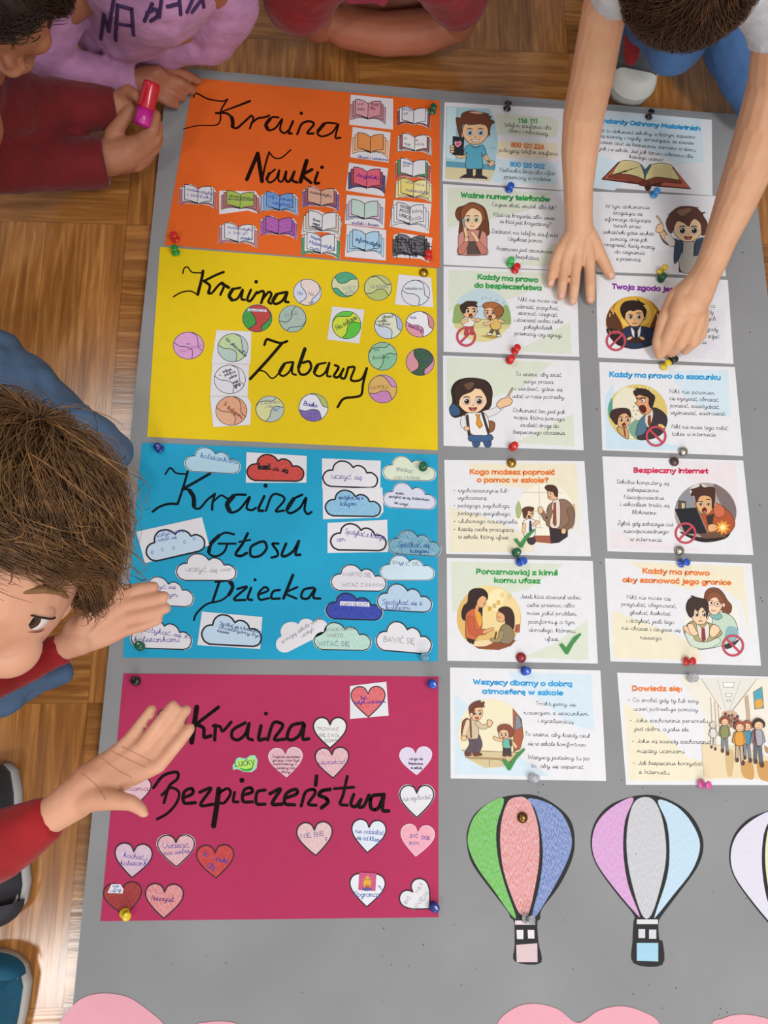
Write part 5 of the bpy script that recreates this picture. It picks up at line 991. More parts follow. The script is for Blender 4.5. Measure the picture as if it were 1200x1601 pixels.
# --- find out
s = Sheet(S8, [(964,1051.5),(1208,1058),(1222,1227.5),(978,1227)], 'printed sheet headed Dowiedz się with pupils walking down a school corridor')
s.ground(('530 140 1155 150 1180 900 720 900 720 420 600 240', '#e6dfd2'), ('115 320 420 560 600 740 720 770 900 900 700 915 160 915', PY))
s.title(O_T, ('Dowiedz się:', 185, 238, 562, 240), h=17)
s.body(('* Co zrobić gdy ty lub inny',150,322,680,330), ('uczeń potrzebuje pomocy',190,388,675,395), ('* Jakie zachowanie personelu',165,475,750,480), ('jest dobre, a jakie złe.',200,538,615,545), ('* Jakie są zasady zachowania',180,630,775,638), ('między uczniami.',218,705,585,708), ('* Jak bezpiecznie korzystać',190,795,710,800), ('z Internetu.',232,862,470,868))
def f(a):
    a.poly('700 145 1120 148 930 390 880 390', '#dcd8d0'); a.line('700 150 850 380', 1, '#a89c88'); a.line('1120 150 930 390', 1, '#8a7a68'); a.line('820 150 880 380', .6, '#b0a898'); a.line('1000 150 910 390', .6, '#b0a898')
    for y, ww in ((195, 42), (272, 24), (315, 14)): a.poly([(905 - ww, y - ww * .42), (905 + ww, y - ww * .42), (905 + ww * .85, y + ww * .42), (905 - ww * .85, y + ww * .42)], '#ecebe8', line='#8a8478', lw=.8)
    a.poly('1120 150 1240 150 1260 640 1060 520 930 400', '#e4ddd0'); a.poly('1025 290 1050 270 1068 470 1042 470', '#c0a68a', line='#8a6a50', lw=.6); a.poly('1090 250 1155 210 1168 370 1100 378', '#4aa0b4', line='#a07040', lw=1.2); a.blob('1105 320 1140 300 1160 330 1150 362 1110 368', '#dca040')
    for x in (770, 800, 825): a.line([(x, 290 + (x - 770)), (x + 14, 560)], 1.4, '#bca68e')
    a.blob('860 400 960 400 980 500 930 520 870 500', '#c8a890')
    for k, (x, y) in enumerate(((880,415),(905,430),(930,425),(950,450),(970,435),(920,470),(945,480))): a.ell(x, y, 12, 14, ('#7a4030', '#5a4a50', '#8a5040')[k % 3]); a.ell(x, y + 26, 12, 18, ('#6a7a88', '#a85a40', '#8a7a60')[k % 3])
    a.poly('700 640 1000 660 1250 760 1250 905 720 890', '#e0cdaa'); a.blob('880 690 940 700 930 870 890 860', '#cdb07e'); a.blob('1000 780 1080 780 1090 900 1010 880', '#c89a5c'); a.blob('1120 780 1240 780 1240 910 1140 900', '#c8955a'); a.poly('1170 650 1240 690 1240 740 1180 700', '#b08a60')
    def kid(x, y, sc, hair, shirt, leg, skin='#ecc09a', pale=False):
        lw = .7
        limb(a, [(x - 14*sc, y + 130*sc), (x - 18*sc, y + 250*sc)], 20*sc, leg); limb(a, [(x + 14*sc, y + 130*sc), (x + 24*sc, y + 270*sc)], 20*sc, leg)
        a.ell(x - 20*sc, y + 262*sc, 13*sc, 18*sc, '#5a3a34', LN, .5); a.ell(x + 26*sc, y + 285*sc, 13*sc, 20*sc, '#5a3a34', LN, .5)
        limb(a, [(x - 30*sc, y + 55*sc), (x - 44*sc, y + 120*sc)], 16*sc, shirt); limb(a, [(x + 30*sc, y + 55*sc), (x + 44*sc, y + 120*sc)], 16*sc, shirt)
        a.blob([(x - 30*sc, y + 48*sc), (x, y + 40*sc), (x + 30*sc, y + 48*sc), (x + 32*sc, y + 140*sc), (x - 32*sc, y + 140*sc)], shirt, LN, lw)
        a.blob([(x - 36*sc, y + 20*sc), (x - 42*sc, y - 20*sc), (x, y - 48*sc), (x + 42*sc, y - 20*sc), (x + 36*sc, y + 20*sc)], hair, LN, .5)
        a.ell(x, y + 6*sc, 30*sc, 32*sc, skin, LN, lw); a.line([(x - 12*sc, y + 16*sc), (x, y + 23*sc), (x + 12*sc, y + 16*sc)], .8, '#a04a3a'); a.line([(x - 15*sc, y + 2*sc), (x - 8*sc, y)], .8, '#3a2418'); a.line([(x + 8*sc, y), (x + 15*sc, y + 2*sc)], .8, '#3a2418')
        a.blob([(x - 34*sc, y - 2*sc), (x - 30*sc, y - 34*sc), (x, y - 46*sc), (x + 32*sc, y - 30*sc), (x + 34*sc, y), (x + 15*sc, y - 20*sc), (x - 15*sc, y - 18*sc)], hair)
    kid(788, 500, .62, '#ccc4b8', '#d8d2cc', '#d2cabc', '#e0d8cc'); kid(875, 470, .84, '#8a4a34', '#8a8a5a', '#7a828c'); kid(1042, 505, .9, '#9a5238', '#4a8aa0', '#7a828c'); kid(985, 510, .95, '#9a4e38', '#d8983c', '#c0a88c'); kid(1125, 495, 1.05, '#3a2824', '#8a8a92', '#5c6874')
    a.blob('1100 540 1150 540 1158 640 1105 640', '#a2a2ac', LN, .7); limb(a, '1098 540 1110 640', 9, '#7a3034')
s.pic(f)

# ------------------------------------------------------------------ hot-air balloons and pink pieces on the bare board
BC = Ctx(2.3077, 680, 1200)
def balloon(off, outline, panels, basket, label):
    c = Ctx(2.3077, 680 + off[0] / 2.3077, 1200 + off[1] / 2.3077)
    o = slab('balloon_cutout', [(p.x, p.y) for p in cr(c.p(outline), True, 4)], .0002, .0003, mat('#1b1a1c', .6)); tag(o, label, 'paper cut-out', 'hot-air balloon cut-outs on the bare board')
    z = .0005
    for nm, pts, col, am, ro in panels:
        a = Art(z, c.sc, c.ox, c.oy); a.poly([(p.x, p.y) for p in cr(pairs(pts), True, 4)], crayon(col, am, ro)); a.build('balloon_panel', o)
    for nm, pts, col in basket:
        a = Art(z, c.sc, c.ox, c.oy); a.poly(pts, crayon(col, .3, .2)); a.build(nm, o)
    return o
balloon((0, 0), '300 98 370 103 440 140 490 195 503 270 490 340 445 430 385 510 378 545 368 560 372 630 380 705 288 700 287 640 285 560 270 540 262 520 200 440 135 350 115 280 118 220 150 160 220 115',
 [('g', '248 113 190 130 140 180 119 240 121 290 152 360 215 448 275 533 290 533 250 420 224 310 222 210', '#4fae1e', .35, .2), ('r', '300 106 265 120 242 180 234 260 246 370 282 480 308 530 335 530 360 430 375 330 372 220 350 140 325 110', '#d06a66', .65, .1), ('b', '335 112 400 125 455 165 490 240 486 310 440 410 368 530 350 530 375 430 388 320 380 220 360 150', '#3c66ae', .5, .5)],
 [('basket_bar', '288 552 360 552 360 567 288 567', '#d8c8cc'), ('basket_window', '293 586 318 586 318 619 295 619', '#dcd6d8'), ('basket_window', '333 586 357 586 358 617 335 617', '#dcd6d8'), ('basket', '292 640 368 634 369 702 294 702', '#cfb2b6')],
 'balloon cut-out with green, red and blue panels, held by a bronze tack')
B2O = '740 100 820 108 900 150 950 215 967 285 945 360 880 450 820 530 805 560 808 620 820 630 818 712 715 706 712 625 715 560 715 530 650 450 580 350 560 270 580 190 640 130'
B2P = ['715 110 650 135 590 190 566 260 580 340 650 440 725 528 735 528 695 420 678 300 685 190', '750 107 715 130 695 200 690 290 705 400 745 530 780 530 820 400 833 300 820 190 790 120', '803 118 870 140 925 200 955 280 927 370 858 460 800 533 793 530 835 400 845 300 835 200']
B2B = [('basket_bar', '727 548 803 548 803 565 727 565'), ('basket_window', '733 583 757 583 757 615 733 615'), ('basket_window', '771 585 797 585 797 618 771 618'), ('basket', '727 633 804 633 804 700 727 697')]
balloon((0, 0), B2O, [('a', B2P[0], '#c98ac4', .4, .3), ('b', B2P[1], '#b4b4b8', .5, .2), ('c', B2P[2], '#aacbe0', .5, .15)], [(n, p, q) for (n, p), q in zip(B2B, ('#cfcfd4', '#c8c8ce', '#c8c8ce', '#8fc2da'))], 'balloon cut-out with pink, grey and light blue panels')
balloon((500, 50), B2O, [('a', B2P[0], '#cfcbdc', .5, .2), ('b', B2P[1], '#d0d8a0', .5, .2), ('c', B2P[2], '#cfcbdc', .5, .2)], [(n, p, '#cfcfd4') for n, p in B2B], 'pale lavender balloon cut-out cut off by the right edge of the photo')
GPK = 'pink card cut-outs at the near edge'
PK = mat('#e0a0ae', .7, 'paper')
def pinkbit(pts, label):
    o = slab('pink_card_cutout', [(p.x, p.y) for p in cr(pairs(pts), True, 6)], .0002, .0006, PK); tag(o, label, 'paper cut-out', GPK)
pinkbit('92 1606 113 1573 137 1557 168 1553 200 1559 227 1576 258 1604 270 1640 230 1690 150 1700 95 1660', 'pink card cut-out with one rounded lobe at the near left corner of the board')
pinkbit('776 1604 800 1578 832 1569 870 1577 903 1599 935 1580 970 1573 1005 1582 1030 1602 1020 1650 960 1700 900 1730 830 1690 785 1650', 'pink card cut-out with two rounded lobes below the colourful balloon')
pinkbit('1112 1606 1130 1592 1154 1586 1185 1589 1210 1600 1240 1640 1200 1700 1140 1680', 'pink card cut-out at the near right corner below the pale balloon')
pinkbit('305 1604 325 1598 350 1597 375 1604 400 1640 340 1680 300 1640', 'thin sliver of pink card at the bottom edge right of the left lobe')

# ------------------------------------------------------------------ lathe things: push pins and tacks
def lathe(name, prof, m, parent=None, seg=18, M=None, label=None):
    bm = bmesh.new(); rings = []
    for r, z in prof:
        if r < 1e-6: rings.append([bm.verts.new((0, 0, z))])
        else: rings.append([bm.verts.new((r * math.cos(2 * PI * k / seg), r * math.sin(2 * PI * k / seg), z)) for k in range(seg)])
    for a, b in zip(rings, rings[1:]):
        for k in range(seg):
            j = (k + 1) % seg
            vs = [a[k % len(a)], a[j % len(a)], b[j % len(b)], b[k % len(b)]]
            u = []
            for v in vs:
                if v not in u: u.append(v)
            if len(u) > 2: bm.faces.new(u)
    if M is not None: bm.transform(M)
    bmesh.ops.recalc_face_normals(bm, faces=bm.faces)
    for f in bm.faces: f.smooth = True
    me = bpy.data.meshes.new(name); bm.to_mesh(me); bm.free(); me.materials.append(m)
    o = link(name, me, parent)
    if label: o['label'] = label
    return o
PIN_Z = Zs + TH + .0012
PROF = [(0,.0),(.0012,.0),(.0048,.0006),(.0053,.0014),(.0050,.0022),(.0031,.0030),(.0026,.0045),(.0026,.0078),(.0033,.0092),(.0044,.0098),(.0047,.0108),(.0043,.0118),(.0025,.0122),(0,.0123)]
DOME = [(0,0),(.0056,.0),(.0060,.0006),(.0056,.0022),(.0045,.0036),(.0028,.0045),(0,.0049)]
_pm = {}
random.seed(21)
GP = 'push pins and tacks in the sheets'
def pin(px, py, col, label, tilt=.1, ang=None, kind='pin', z=PIN_Z):
    p = at(px, py, z)
    r = bpy.data.objects.new('push_pin' if kind == 'pin' else 'drawing_tack', None); COL.objects.link(r); r.empty_display_size = .01
    r.location = p
    ang = random.uniform(0, 6.28) if ang is None else math.radians(ang)
    r.scale = (1.2, 1.2, 1.2)
    if kind == 'pin': r.rotation_euler = (tilt * math.cos(ang), tilt * math.sin(ang), 0)
    tag(r, label, 'pin', GP)
    k = (col, kind)
    if k not in _pm:
        if kind == 'pin': h = lathe('pin_head', PROF, mat(col, .22, 'clear' if col in ('#e6e8ec', '#a8d8e8') else 'gloss'), r); n = lathe('needle', [(0, 0.0004), (.0005, 0.0002), (.0005, -.004), (0, -.006)], mat('#b8b8bc', .3, 'metal'), r, 8)
        else: h = lathe('tack_head', DOME, mat(col, .28, 'metal' if kind == 'metal' else 'gloss'), r); n = lathe('needle', [(0, 0.0004), (.0005, 0.0002), (.0005, -.004), (0, -.006)], mat('#b8b8bc', .3, 'metal'), r, 8)
        _pm[k] = (h, n)
    else:
        for q in _pm[k]:
            c = q.copy(); COL.objects.link(c); c.parent = r
RED, GRN, DGR, BLU, DBL, YEL, BLK = '#c81e1c', '#1f8a34', '#0f5a38', '#1a50b8', '#16307c', '#d8bc18', '#17171a'
pin(675,175,DGR,'dark green push pin in the far right corner of the orange sheet')
pin(275,375,RED,'red push pin in the near left corner of the orange sheet')
pin(669,403,RED,'red push pin through the black scribbled book')
pin(275,396,GRN,'green push pin in the far left corner of the yellow sheet')
pin(662,427,'#b08a3a','gold dome tack in the far right corner of the yellow sheet',kind='metal')
pin(250,702,DBL,'dark blue push pin in the far left corner of the blue sheet')
pin(661,731,DGR,'dark green push pin through the pale green cloud',z=PIN_Z+.0008)
pin(220,1011,DGR,'dark green push pin through the near left cloud',z=PIN_Z+.0004)
pin(663,1028,'#a8d8e8','clear light blue push pin in the near right corner of the blue sheet')
pin(213,1065,BLK,'black push pin in the far left corner of the crimson sheet')
pin(675,1069,BLU,'blue push pin in the far right corner of the crimson sheet')
pin(194,1427,YEL,'yellow push pin through the dark red heart',.5,75)
pin(677,1417,DBL,'dark blue push pin through the sideways white heart')
pin(792,171,BLK,'black push pin at the far edge of the helpline sheet')
pin(795,297,BLU,'blue push pin at the far edge of the sheet Ważne numery telefonów')
pin(797,413,'#3fae50','light green push pin at the near edge of the sheet Ważne numery telefonów')
pin(804,423,RED,'red push pin at the far edge of the sheet about bezpieczeństwa')
pin(804,549,RED,'red push pin at the near edge of the sheet about bezpieczeństwa')
pin(796,564,RED,'red push pin at the far edge of the pointing girl sheet')
pin(801,699,RED,'red push pin at the near edge of the pointing girl sheet')
pin(799,724,'#a8843a','brass dome tack at the far edge of the sheet Kogo możesz poprosić',kind='metal')
pin(806,864,DGR,'dark green push pin just under the check mark of Kogo możesz poprosić')
pin(811,879,BLU,'blue push pin at the far edge of the sheet Porozmawiaj z kimś',.3,90)
pin(814,1028,'#8e1420','dark red dome tack at the near edge of the sheet Porozmawiaj z kimś',kind='dome')
pin(820,1049,BLU,'blue push pin at the far edge of the sheet Wszyscy dbamy',.02)
pin(832,1216,'#e6e8ec','clear push pin at the near edge of the sheet Wszyscy dbamy')
pin(1013,184,BLK,'black push pin at the far edge of the sheet Standardy Ochrony')
pin(1021,305,'#2a86c8','sky blue push pin at the far edge of the pointing boy sheet')
pin(1031,426,YEL,'yellow push pin at the near edge of the pointing boy sheet',.3,120)
pin(1032,437,DGR,'green push pin at the far edge of the sheet Twoja zgoda jest')
pin(1047,565,BLK,'black push pin under the pinching fingertips',.2,60)
pin(1036,574,YEL,'yellow push pin at the far edge of the sheet about szacunku',.3,120)
pin(1067,706,'#b4aea0','silver dome tack at the near edge of the sheet about szacunku',kind='metal')
pin(1053,722,'#4a2e28','dark brown dome tack at the far edge of the sheet Bezpieczny internet',kind='dome')
pin(1061,861,'#b0aaa0','silver dome tack at the near edge of the sheet Bezpieczny internet',kind='metal')
pin(1063,881,BLU,'blue push pin at the far edge of the sheet about granice',.35,90)
pin(1071,1034,RED,'red push pin at the near edge of the sheet about granice',.45,90)
pin(1079,1060,'#e6e8ec','clear push pin at the far edge of the sheet Dowiedz się',.02)
pin(1094,1225,'#d85aa0','pink push pin at the near edge of the sheet Dowiedz się',.5,80)
pin(816,1278,'#7a5a34','bronze dome tack on the red panel of the colourful balloon',kind='metal',z=.0006)
pin(820,1435,'#e6e8ec','clear push pin on the basket of the colourful balloon',.5,90,z=.0006)

# ------------------------------------------------------------------ solid shapes for people and clothes
def depth(p): return -((p - Vector((0, 0, CAM_Z))) @ RC).z if False else -(RC.transposed() @ (p - Vector((0, 0, CAM_Z)))).z
def J(px, py, z, r):
    """a joint on the ray of the photo pixel at height z, radius r in photo pixels -> metres"""
    p = at(px, py, z); return (p, r * depth(p) / F)
def chain(*js, px=True): return [J(*j) if px else j for j in js]
def add_ball(bm, c, r, M=None, u=16, v=10):
    mm = Matrix.Translation(c) @ (M if M is not None else Matrix.Scale(r, 4))
    bmesh.ops.create_uvsphere(bm, u_segments=u, v_segments=v, radius=1, matrix=mm)
def add_chain(bm, js, flat0=False, flat1=False, seg=16):
    for i, (p, r) in enumerate(js):
        if (i == 0 and flat0) or (i == len(js) - 1 and flat1): continue
        add_ball(bm, p, r)
    for (p, r), (q, s) in zip(js, js[1:]):
        d = q - p; L = d.length
        if L < 1e-5: continue
        M = Matrix.Translation((p + q) / 2) @ d.to_track_quat('Z', 'Y').to_matrix().to_4x4()
        bmesh.ops.create_cone(bm, cap_ends=True, segments=seg, radius1=r, radius2=s, depth=L, matrix=M)
def ellM(c, ax, rr):
    """ellipsoid: centre, three unit axes, three radii"""
    M = Matrix((ax[0] * rr[0], ax[1] * rr[1], ax[2] * rr[2])).transposed().to_4x4()
    return (c, M)
def solid(name, chains, m, parent, voxel=.003, smooth=6, ells=(), flats=(), disp=0, dsize=.05, seed=0):
    bm = bmesh.new()
    for i, js in enumerate(chains): add_chain(bm, js, flat0=('s%d' % i) in flats, flat1=('e%d' % i) in flats)
    for c, M in ells: add_ball(bm, c, 1, M, 28, 18)
    me = bpy.data.meshes.new(name); bm.to_mesh(me); bm.free()
    o = bpy.data.objects.new(name, me); COL.objects.link(o)
    r = o.modifiers.new('r', 'REMESH'); r.mode = 'VOXEL'; r.voxel_size = voxel
    s = o.modifiers.new('s', 'SMOOTH'); s.factor = .5; s.iterations = smooth
    if disp:
        t = bpy.data.textures.new(name, 'CLOUDS'); t.noise_scale = dsize; t.noise_depth = 2
        d = o.modifiers.new('d', 'DISPLACE'); d.texture = t; d.strength = disp; d.mid_level = .5
        s2 = o.modifiers.new('s2', 'SMOOTH'); s2.factor = .5; s2.iterations = 2
    dg = bpy.context.evaluated_depsgraph_get(); ev = o.evaluated_get(dg)
    me2 = bpy.data.meshes.new_from_object(ev); me2.name = name
    bpy.data.objects.remove(o); bpy.data.meshes.remove(me)
    loc = parent.location if parent else Vector((0, 0, 0))
    me2.transform(Matrix.Translation(-loc)); me2.materials.clear(); me2.materials.append(m)
    me2.polygons.foreach_set('use_smooth', [True] * len(me2.polygons))
    return link(name, me2, parent)
from mathutils.bvhtree import BVHTree
def bvh(o):
    off = o.parent.location if o.parent else Vector((0, 0, 0))
    return BVHTree.FromPolygons([v.co + off for v in o.data.vertices], [tuple(p.vertices) for p in o.data.polygons])
def hit(tree, px, py):
    d = (at(px, py, 0) - Vector((0, 0, CAM_Z))).normalized()
    loc, n, i, t = tree.ray_cast(Vector((0, 0, CAM_Z)), d)
    return loc, n
def person(name_loc, label):
    o = bpy.data.objects.new('person', None); COL.objects.link(o); o.location = name_loc; o.empty_display_size = .1
    tag(o, label, 'person', 'children around the board'); return o
def mesh_obj(name, v, f, m, parent, smooth=True):
    loc = parent.location
    me = bpy.data.meshes.new(name); me.from_pydata([tuple(Vector(p) - loc) for p in v], [], f); me.materials.append(m); me.update()
    if smooth: me.polygons.foreach_set('use_smooth', [True] * len(me.polygons))
    return link(name, me, parent)
def nail(parent, p, n, d, ln, wd, m):
    """a fingernail: small domed ellipse on the fingertip"""
    d = (d - n * d.dot(n)).normalized(); sd = n.cross(d)
    bm = bmesh.new(); M = Matrix((d * ln, sd * wd, n * wd * .35)).transposed().to_4x4()
    bmesh.ops.create_uvsphere(bm, u_segments=14, v_segments=8, radius=1, matrix=Matrix.Translation(p - parent.location) @ M)
    for f in bm.faces: f.smooth = True
    me = bpy.data.meshes.new('fingernail'); bm.to_mesh(me); bm.free(); me.materials.append(m)
    return link('fingernail', me, parent)

def strands(name, m, parent, n, C, U, Fv, S, rad, L, seed, allow, lift=.012, wid=.0011, crown=(.0, -.25), wave=.012, curl=1.0, thmax=1.95, thfront=1.22):
    """hair: tapered strands flowing from the crown over an ellipsoid head (axes S side, U up, Fv face)"""
    rnd = random.Random(seed); V, Fc = [], []
    a, b, c = rad
    def surf(th, ph, h):   # th from the crown, ph around it
        x, y, z = math.sin(th) * math.sin(ph), math.cos(th), math.sin(th) * math.cos(ph)
        return C + S * (x * (a + h)) + U * (y * (b + h)) + Fv * (z * (c + h))
    tries = 0; made = 0
    while made < n and tries < n * 20:
        tries += 1
        th0 = math.acos(rnd.uniform(-.25, 1)); ph0 = rnd.uniform(-PI, PI)
        if not allow(th0, ph0): continue
        made += 1
        ln = L * rnd.uniform(.6, 1.25); tw = (rnd.gauss(.35, .12) + .3 * math.sin(3 * ph0 + 2.5 * th0) + .15 * math.sin(7 * ph0 - 4 * th0)) * curl; ph2 = rnd.uniform(0, 6.28); am = rnd.uniform(.3, 1) * wave
        lf = lift * rnd.uniform(.3, 1.3); lj = rnd.gauss(0, .07)
        steps = 8; pts = []
        for k in range(steps + 1):
            t = k / steps
            ph = ph0 + tw * t + .15 * math.sin(ph2 + 3 * t); th = th0 + t * ln / b
            fr = max(0, 1 - abs(ph) / 1.25)
            lim = thmax - (thmax - thfront) * min(1, fr * 2.2) + lj
            if th > lim: th = lim + (th - lim) * .12
            h = lf * (math.sin(min(1, t * 1.25) * PI * .55)) + (rnd.random() < .03) * .002
            p = surf(th, ph, h + .002)
            p += S * am * t * math.sin(ph2 + 5 * t) + U * am * t * .6 * math.cos(ph2 * 1.7 + 4 * t)
            pts.append(p)
        base = len(V)
        for k, p in enumerate(pts):
            t = k / steps; wdt = wid * (1 - .75 * t ** 2) * rnd.uniform(.8, 1.2)
            tg = (pts[min(k + 1, steps)] - pts[max(k - 1, 0)]).normalized()
            nn = (p - C).normalized(); sd = tg.cross(nn)
            if sd.length < 1e-4: sd = S
            sd.normalize(); up = sd.cross(tg)
            V += [p + sd * wdt, p - sd * wdt, p + up * wdt * .8]
        for k in range(steps):
            i = base + 3 * k; j = i + 3
            Fc += [(i, i + 2, j + 2, j), (i + 2, i + 1, j + 1, j + 2), (i + 1, i, j, j + 1)]
    return mesh_obj(name, V, Fc, m, parent)
def frame(Fv, U):
    """camera-space directions (right, up, towards viewer) -> world unit axes S (his left), U, F"""
    Fw = (RC @ Vector(Fv)).normalized(); Uw = RC @ Vector(U); Uw = (Uw - Fw * Uw.dot(Fw)).normalized()
    return Uw.cross(Fw), Uw, Fw

# ------------------------------------------------------------------ the children
SK, SK2 = mat('#d6a684', .5, 'skin'), mat('#a87050', .5, 'skin')
NAIL = mat('#d8a894', .3)
def face_parts(root, C, S, U, Fv, k=1.0, iris='#3a2a20', brow='#5a3e2a', look=(0, 0)):
    """eyeballs with iris, lids, brows; returns ellipsoids for the nose, lips, ears to merge with the body"""
    e = []
    P = lambda s, u, f: C + (S * s + U * u + Fv * f) * k
    ax = (S, U, Fv)
    e.append(ellM(P(0, -.022, .092), ax, (.0075 * k, .017 * k, .010 * k))); e.append(ellM(P(0, -.033, .099), ax, (.0115 * k, .008 * k, .0075 * k)))   # nose bridge, tip
    for sg in (-1, 1): e.append(ellM(P(sg * .011, -.035, .092), ax, (.0065 * k, .006 * k, .008 * k)))
    e.append(ellM(P(0, -.060, .083), ax, (.020 * k, .0045 * k, .0055 * k))); e.append(ellM(P(0, -.068, .081), ax, (.017 * k, .005 * k, .0055 * k)))         # lips
    e.append(ellM(P(0, -.088, .066), ax, (.022 * k, .016 * k, .018 * k)))                                                                                  # chin
    for sg in (-1, 1):
        e.append(ellM(P(sg * .031, -.036, .062), ax, (.022 * k, .022 * k, .018 * k)))                                                                       # cheeks
        e.append(ellM(P(sg * .074, -.012, -.004), ax, (.008 * k, .028 * k, .018 * k)))                                                                      # ears
    return e
def eyes(root, C, S, U, Fv, k=1.0, iris='#3a2a20', brow='#5a3e2a', look=(.1, -.25), skin=None, f0=.0665, ek=1.0):
    k0 = k
    P = lambda s, u, f: C + (S * s + U * u + Fv * f) * k0
    for sg in (-1, 1):
        k = k0 * ek
        c = P(sg * .0305, -.004, f0)
        bm = bmesh.new(); add_ball(bm, Vector(), .0125 * k, None, 24, 16)
        me = bpy.data.meshes.new('eyeball'); bm.to_mesh(me); bm.free(); me.materials.append(mat('#d9d2cc', .2, 'gloss')); me.polygons.foreach_set('use_smooth', [True] * len(me.polygons))
        eb = link('eyeball', me, root, c - root.location)
        d = (Fv + S * look[0] + U * look[1]).normalized()
        q = d.to_track_quat('Z', 'Y').to_matrix().to_4x4()
        ir = lathe('iris', [(0, .0004), (.003, .0003), (.0058, -.0012), (.0059, -.003), (0, -.003)], mat(iris, .15, 'gloss'), eb, 20, Matrix.Translation(d * .0126 * k) @ q @ Matrix.Scale(k, 4))
        pu = lathe('pupil', [(0, .0007), (.0026, .0006), (.0027, -.001), (0, -.001)], mat('#0c0a0a', .1, 'gloss'), eb, 16, Matrix.Translation(d * .0126 * k) @ q @ Matrix.Scale(k, 4))
        # lids: two shells of a slightly larger sphere
        for nm, a0, a1, tl in (('upper_eyelid', 17, 100, .0), ('lower_eyelid', -100, -29, 0)):
            V, Fc = [], []; N1, N2 = 10, 16
            for i in range(N1 + 1):
                el = math.radians(a0 + (a1 - a0) * i / N1)
                for j in range(N2 + 1):
                    az = math.radians(-95 + 190 * j / N2)
                    e2 = el * (.55 + .45 * math.cos(az * .9)) if nm == 'upper_eyelid' and i == 0 else el
                    dd = S * (math.sin(az) * math.cos(e2)) + U * math.sin(e2) + Fv * (math.cos(az) * math.cos(e2))
                    V.append(c + dd * .0140 * k)
            for i in range(N1):
                for j in range(N2):
                    q0 = i * (N2 + 1) + j; Fc.append((q0, q0 + 1, q0 + N2 + 2, q0 + N2 + 1))
            mesh_obj(nm, V, Fc, skin, root)
        bm = bmesh.new()
        add_chain(bm, [(P(sg * x, u, f) - root.location, r * k) for x, u, f, r in ((.016, .017, .083, .0016), (.028, .0215, .081, .0022), (.040, .020, .075, .002), (.050, .013, .066, .0009))])
        me = bpy.data.meshes.new('eyebrow'); bm.to_mesh(me); bm.free(); me.materials.append(mat(brow, .7)); link('eyebrow', me, root)
        # lashes
        bm = bmesh.new()
        add_chain(bm, [(c + (S * math.sin(az) * .0143 * math.cos(.22 * math.cos(az)) + U * .0143 * math.sin(.30 * math.cos(az)) + Fv * .0143 * math.cos(az)) * k - root.location, .0006 * k) for az in [math.radians(t) for t in range(-75, 76, 15)]], seg=6)
        me = bpy.data.meshes.new('eyelashes'); bm.to_mesh(me); bm.free(); me.materials.append(mat('#2a1c16', .6)); link('eyelashes', me, root)

# ---- boy in a white T-shirt leaning over from the far right
D = person(at(1080, 20, FZ), 'child in white T-shirt and jeans leaning over the far right, hands on the sheets')
armR = chain((1010,-70,.40,46), (965,-25,.33,40), (946,8,.295,35.5), (936,60,.25,34.5), (925,120,.20,34), (913,175,.15,32.5), (906,235,.105,28.5), (903.5,300,.068,22.5), (904,338,.05,21.5))
armL = chain((1150,-70,.40,48), (1205,-20,.35,44), (1222,40,.31,42), (1214,120,.25,42), (1194,195,.20,41), (1172,258,.155,37), (1149,318,.115,31.5), (1126,374,.088,25), (1111,413,.072,23))
hand1 = [chain((904,338,.05,21.5), (905,360,.04,22)),
 chain((905,358,.04,20), (887,380,.03,14), (874,396,.024,10.5), (866,412,.02,8.2), (863,428,.018,7.7), (860,443,.0105,6.6)), chain((905,358,.04,20), (893,384,.033,13.5), (885,400,.027,10), (881,420,.022,8.2), (879,442,.02,7.9), (877,462,.0105,6.9)),
 chain((905,358,.04,20), (903,384,.034,13.5), (902,402,.029,10.4), (899.5,424,.024,8.3), (897.5,448,.02,8.0), (895,470,.0105,7.1)), chain((905,358,.04,20), (916,382,.032,13), (920,400,.028,10.4), (921.5,424,.023,8.5), (922,447,.02,8.2), (922.5,468,.0105,7.3)),
 chain((908,358,.04,19), (926,379,.031,13), (938,401,.024,10.6), (948,420,.016,8.8), (955,431,.0100,6.6))]
hand2 = [chain((1111,413,.072,23), (1103,428,.068,23), (1086,462,.062,27), (1077,478,.06,27)), chain((1098,436,.066,20), (1072,462,.064,20), (1062,486,.06,18)),
 chain((1080,470,.06,22), (1058,498,.054,14.5), (1043,528,.038,11), (1034,552,.0165,8)), chain((1082,474,.06,22), (1074,508,.053,14.5), (1062,537,.036,10.8), (1050,551,.0165,8.3)),
 chain((1084,474,.058,22), (1088,508,.049,13.5), (1082,535,.032,10.4), (1071,547,.0165,8)), chain((1086,470,.056,20), (1096,500,.044,12), (1094,524,.027,9.2), (1086,536,.015,7.4)),
 chain((1090,440,.064,18), (1056,465,.056,14.5), (1038,500,.042,11.5), (1028,535,.026,9.3), (1031,555,.014,7.3))]
DS, DU, DF = frame((0, -.72, -.60), (0, -.42, .88))
DC = at(1080, -78, .40); kd = .98
torsoD = [chain((1080,-40,.40,40), (1080,-120,.36,60), (1085,-200,.30,95), (1090,-260,.2,100)), chain((1010,-70,.40,46), (1080,-100,.40,60), (1150,-70,.40,48))]
bodyD = solid('body', [armR, armL] + hand1 + hand2 + torsoD, SK, D, .0016, 4, [ellM(DC, (DS, DU, DF), (.070, .098, .086))] + face_parts(D, DC, DS, DU, DF, .95))
eyes(D, DC, DS, DU, DF, .95, skin=SK)
tD = bvh(bodyD)
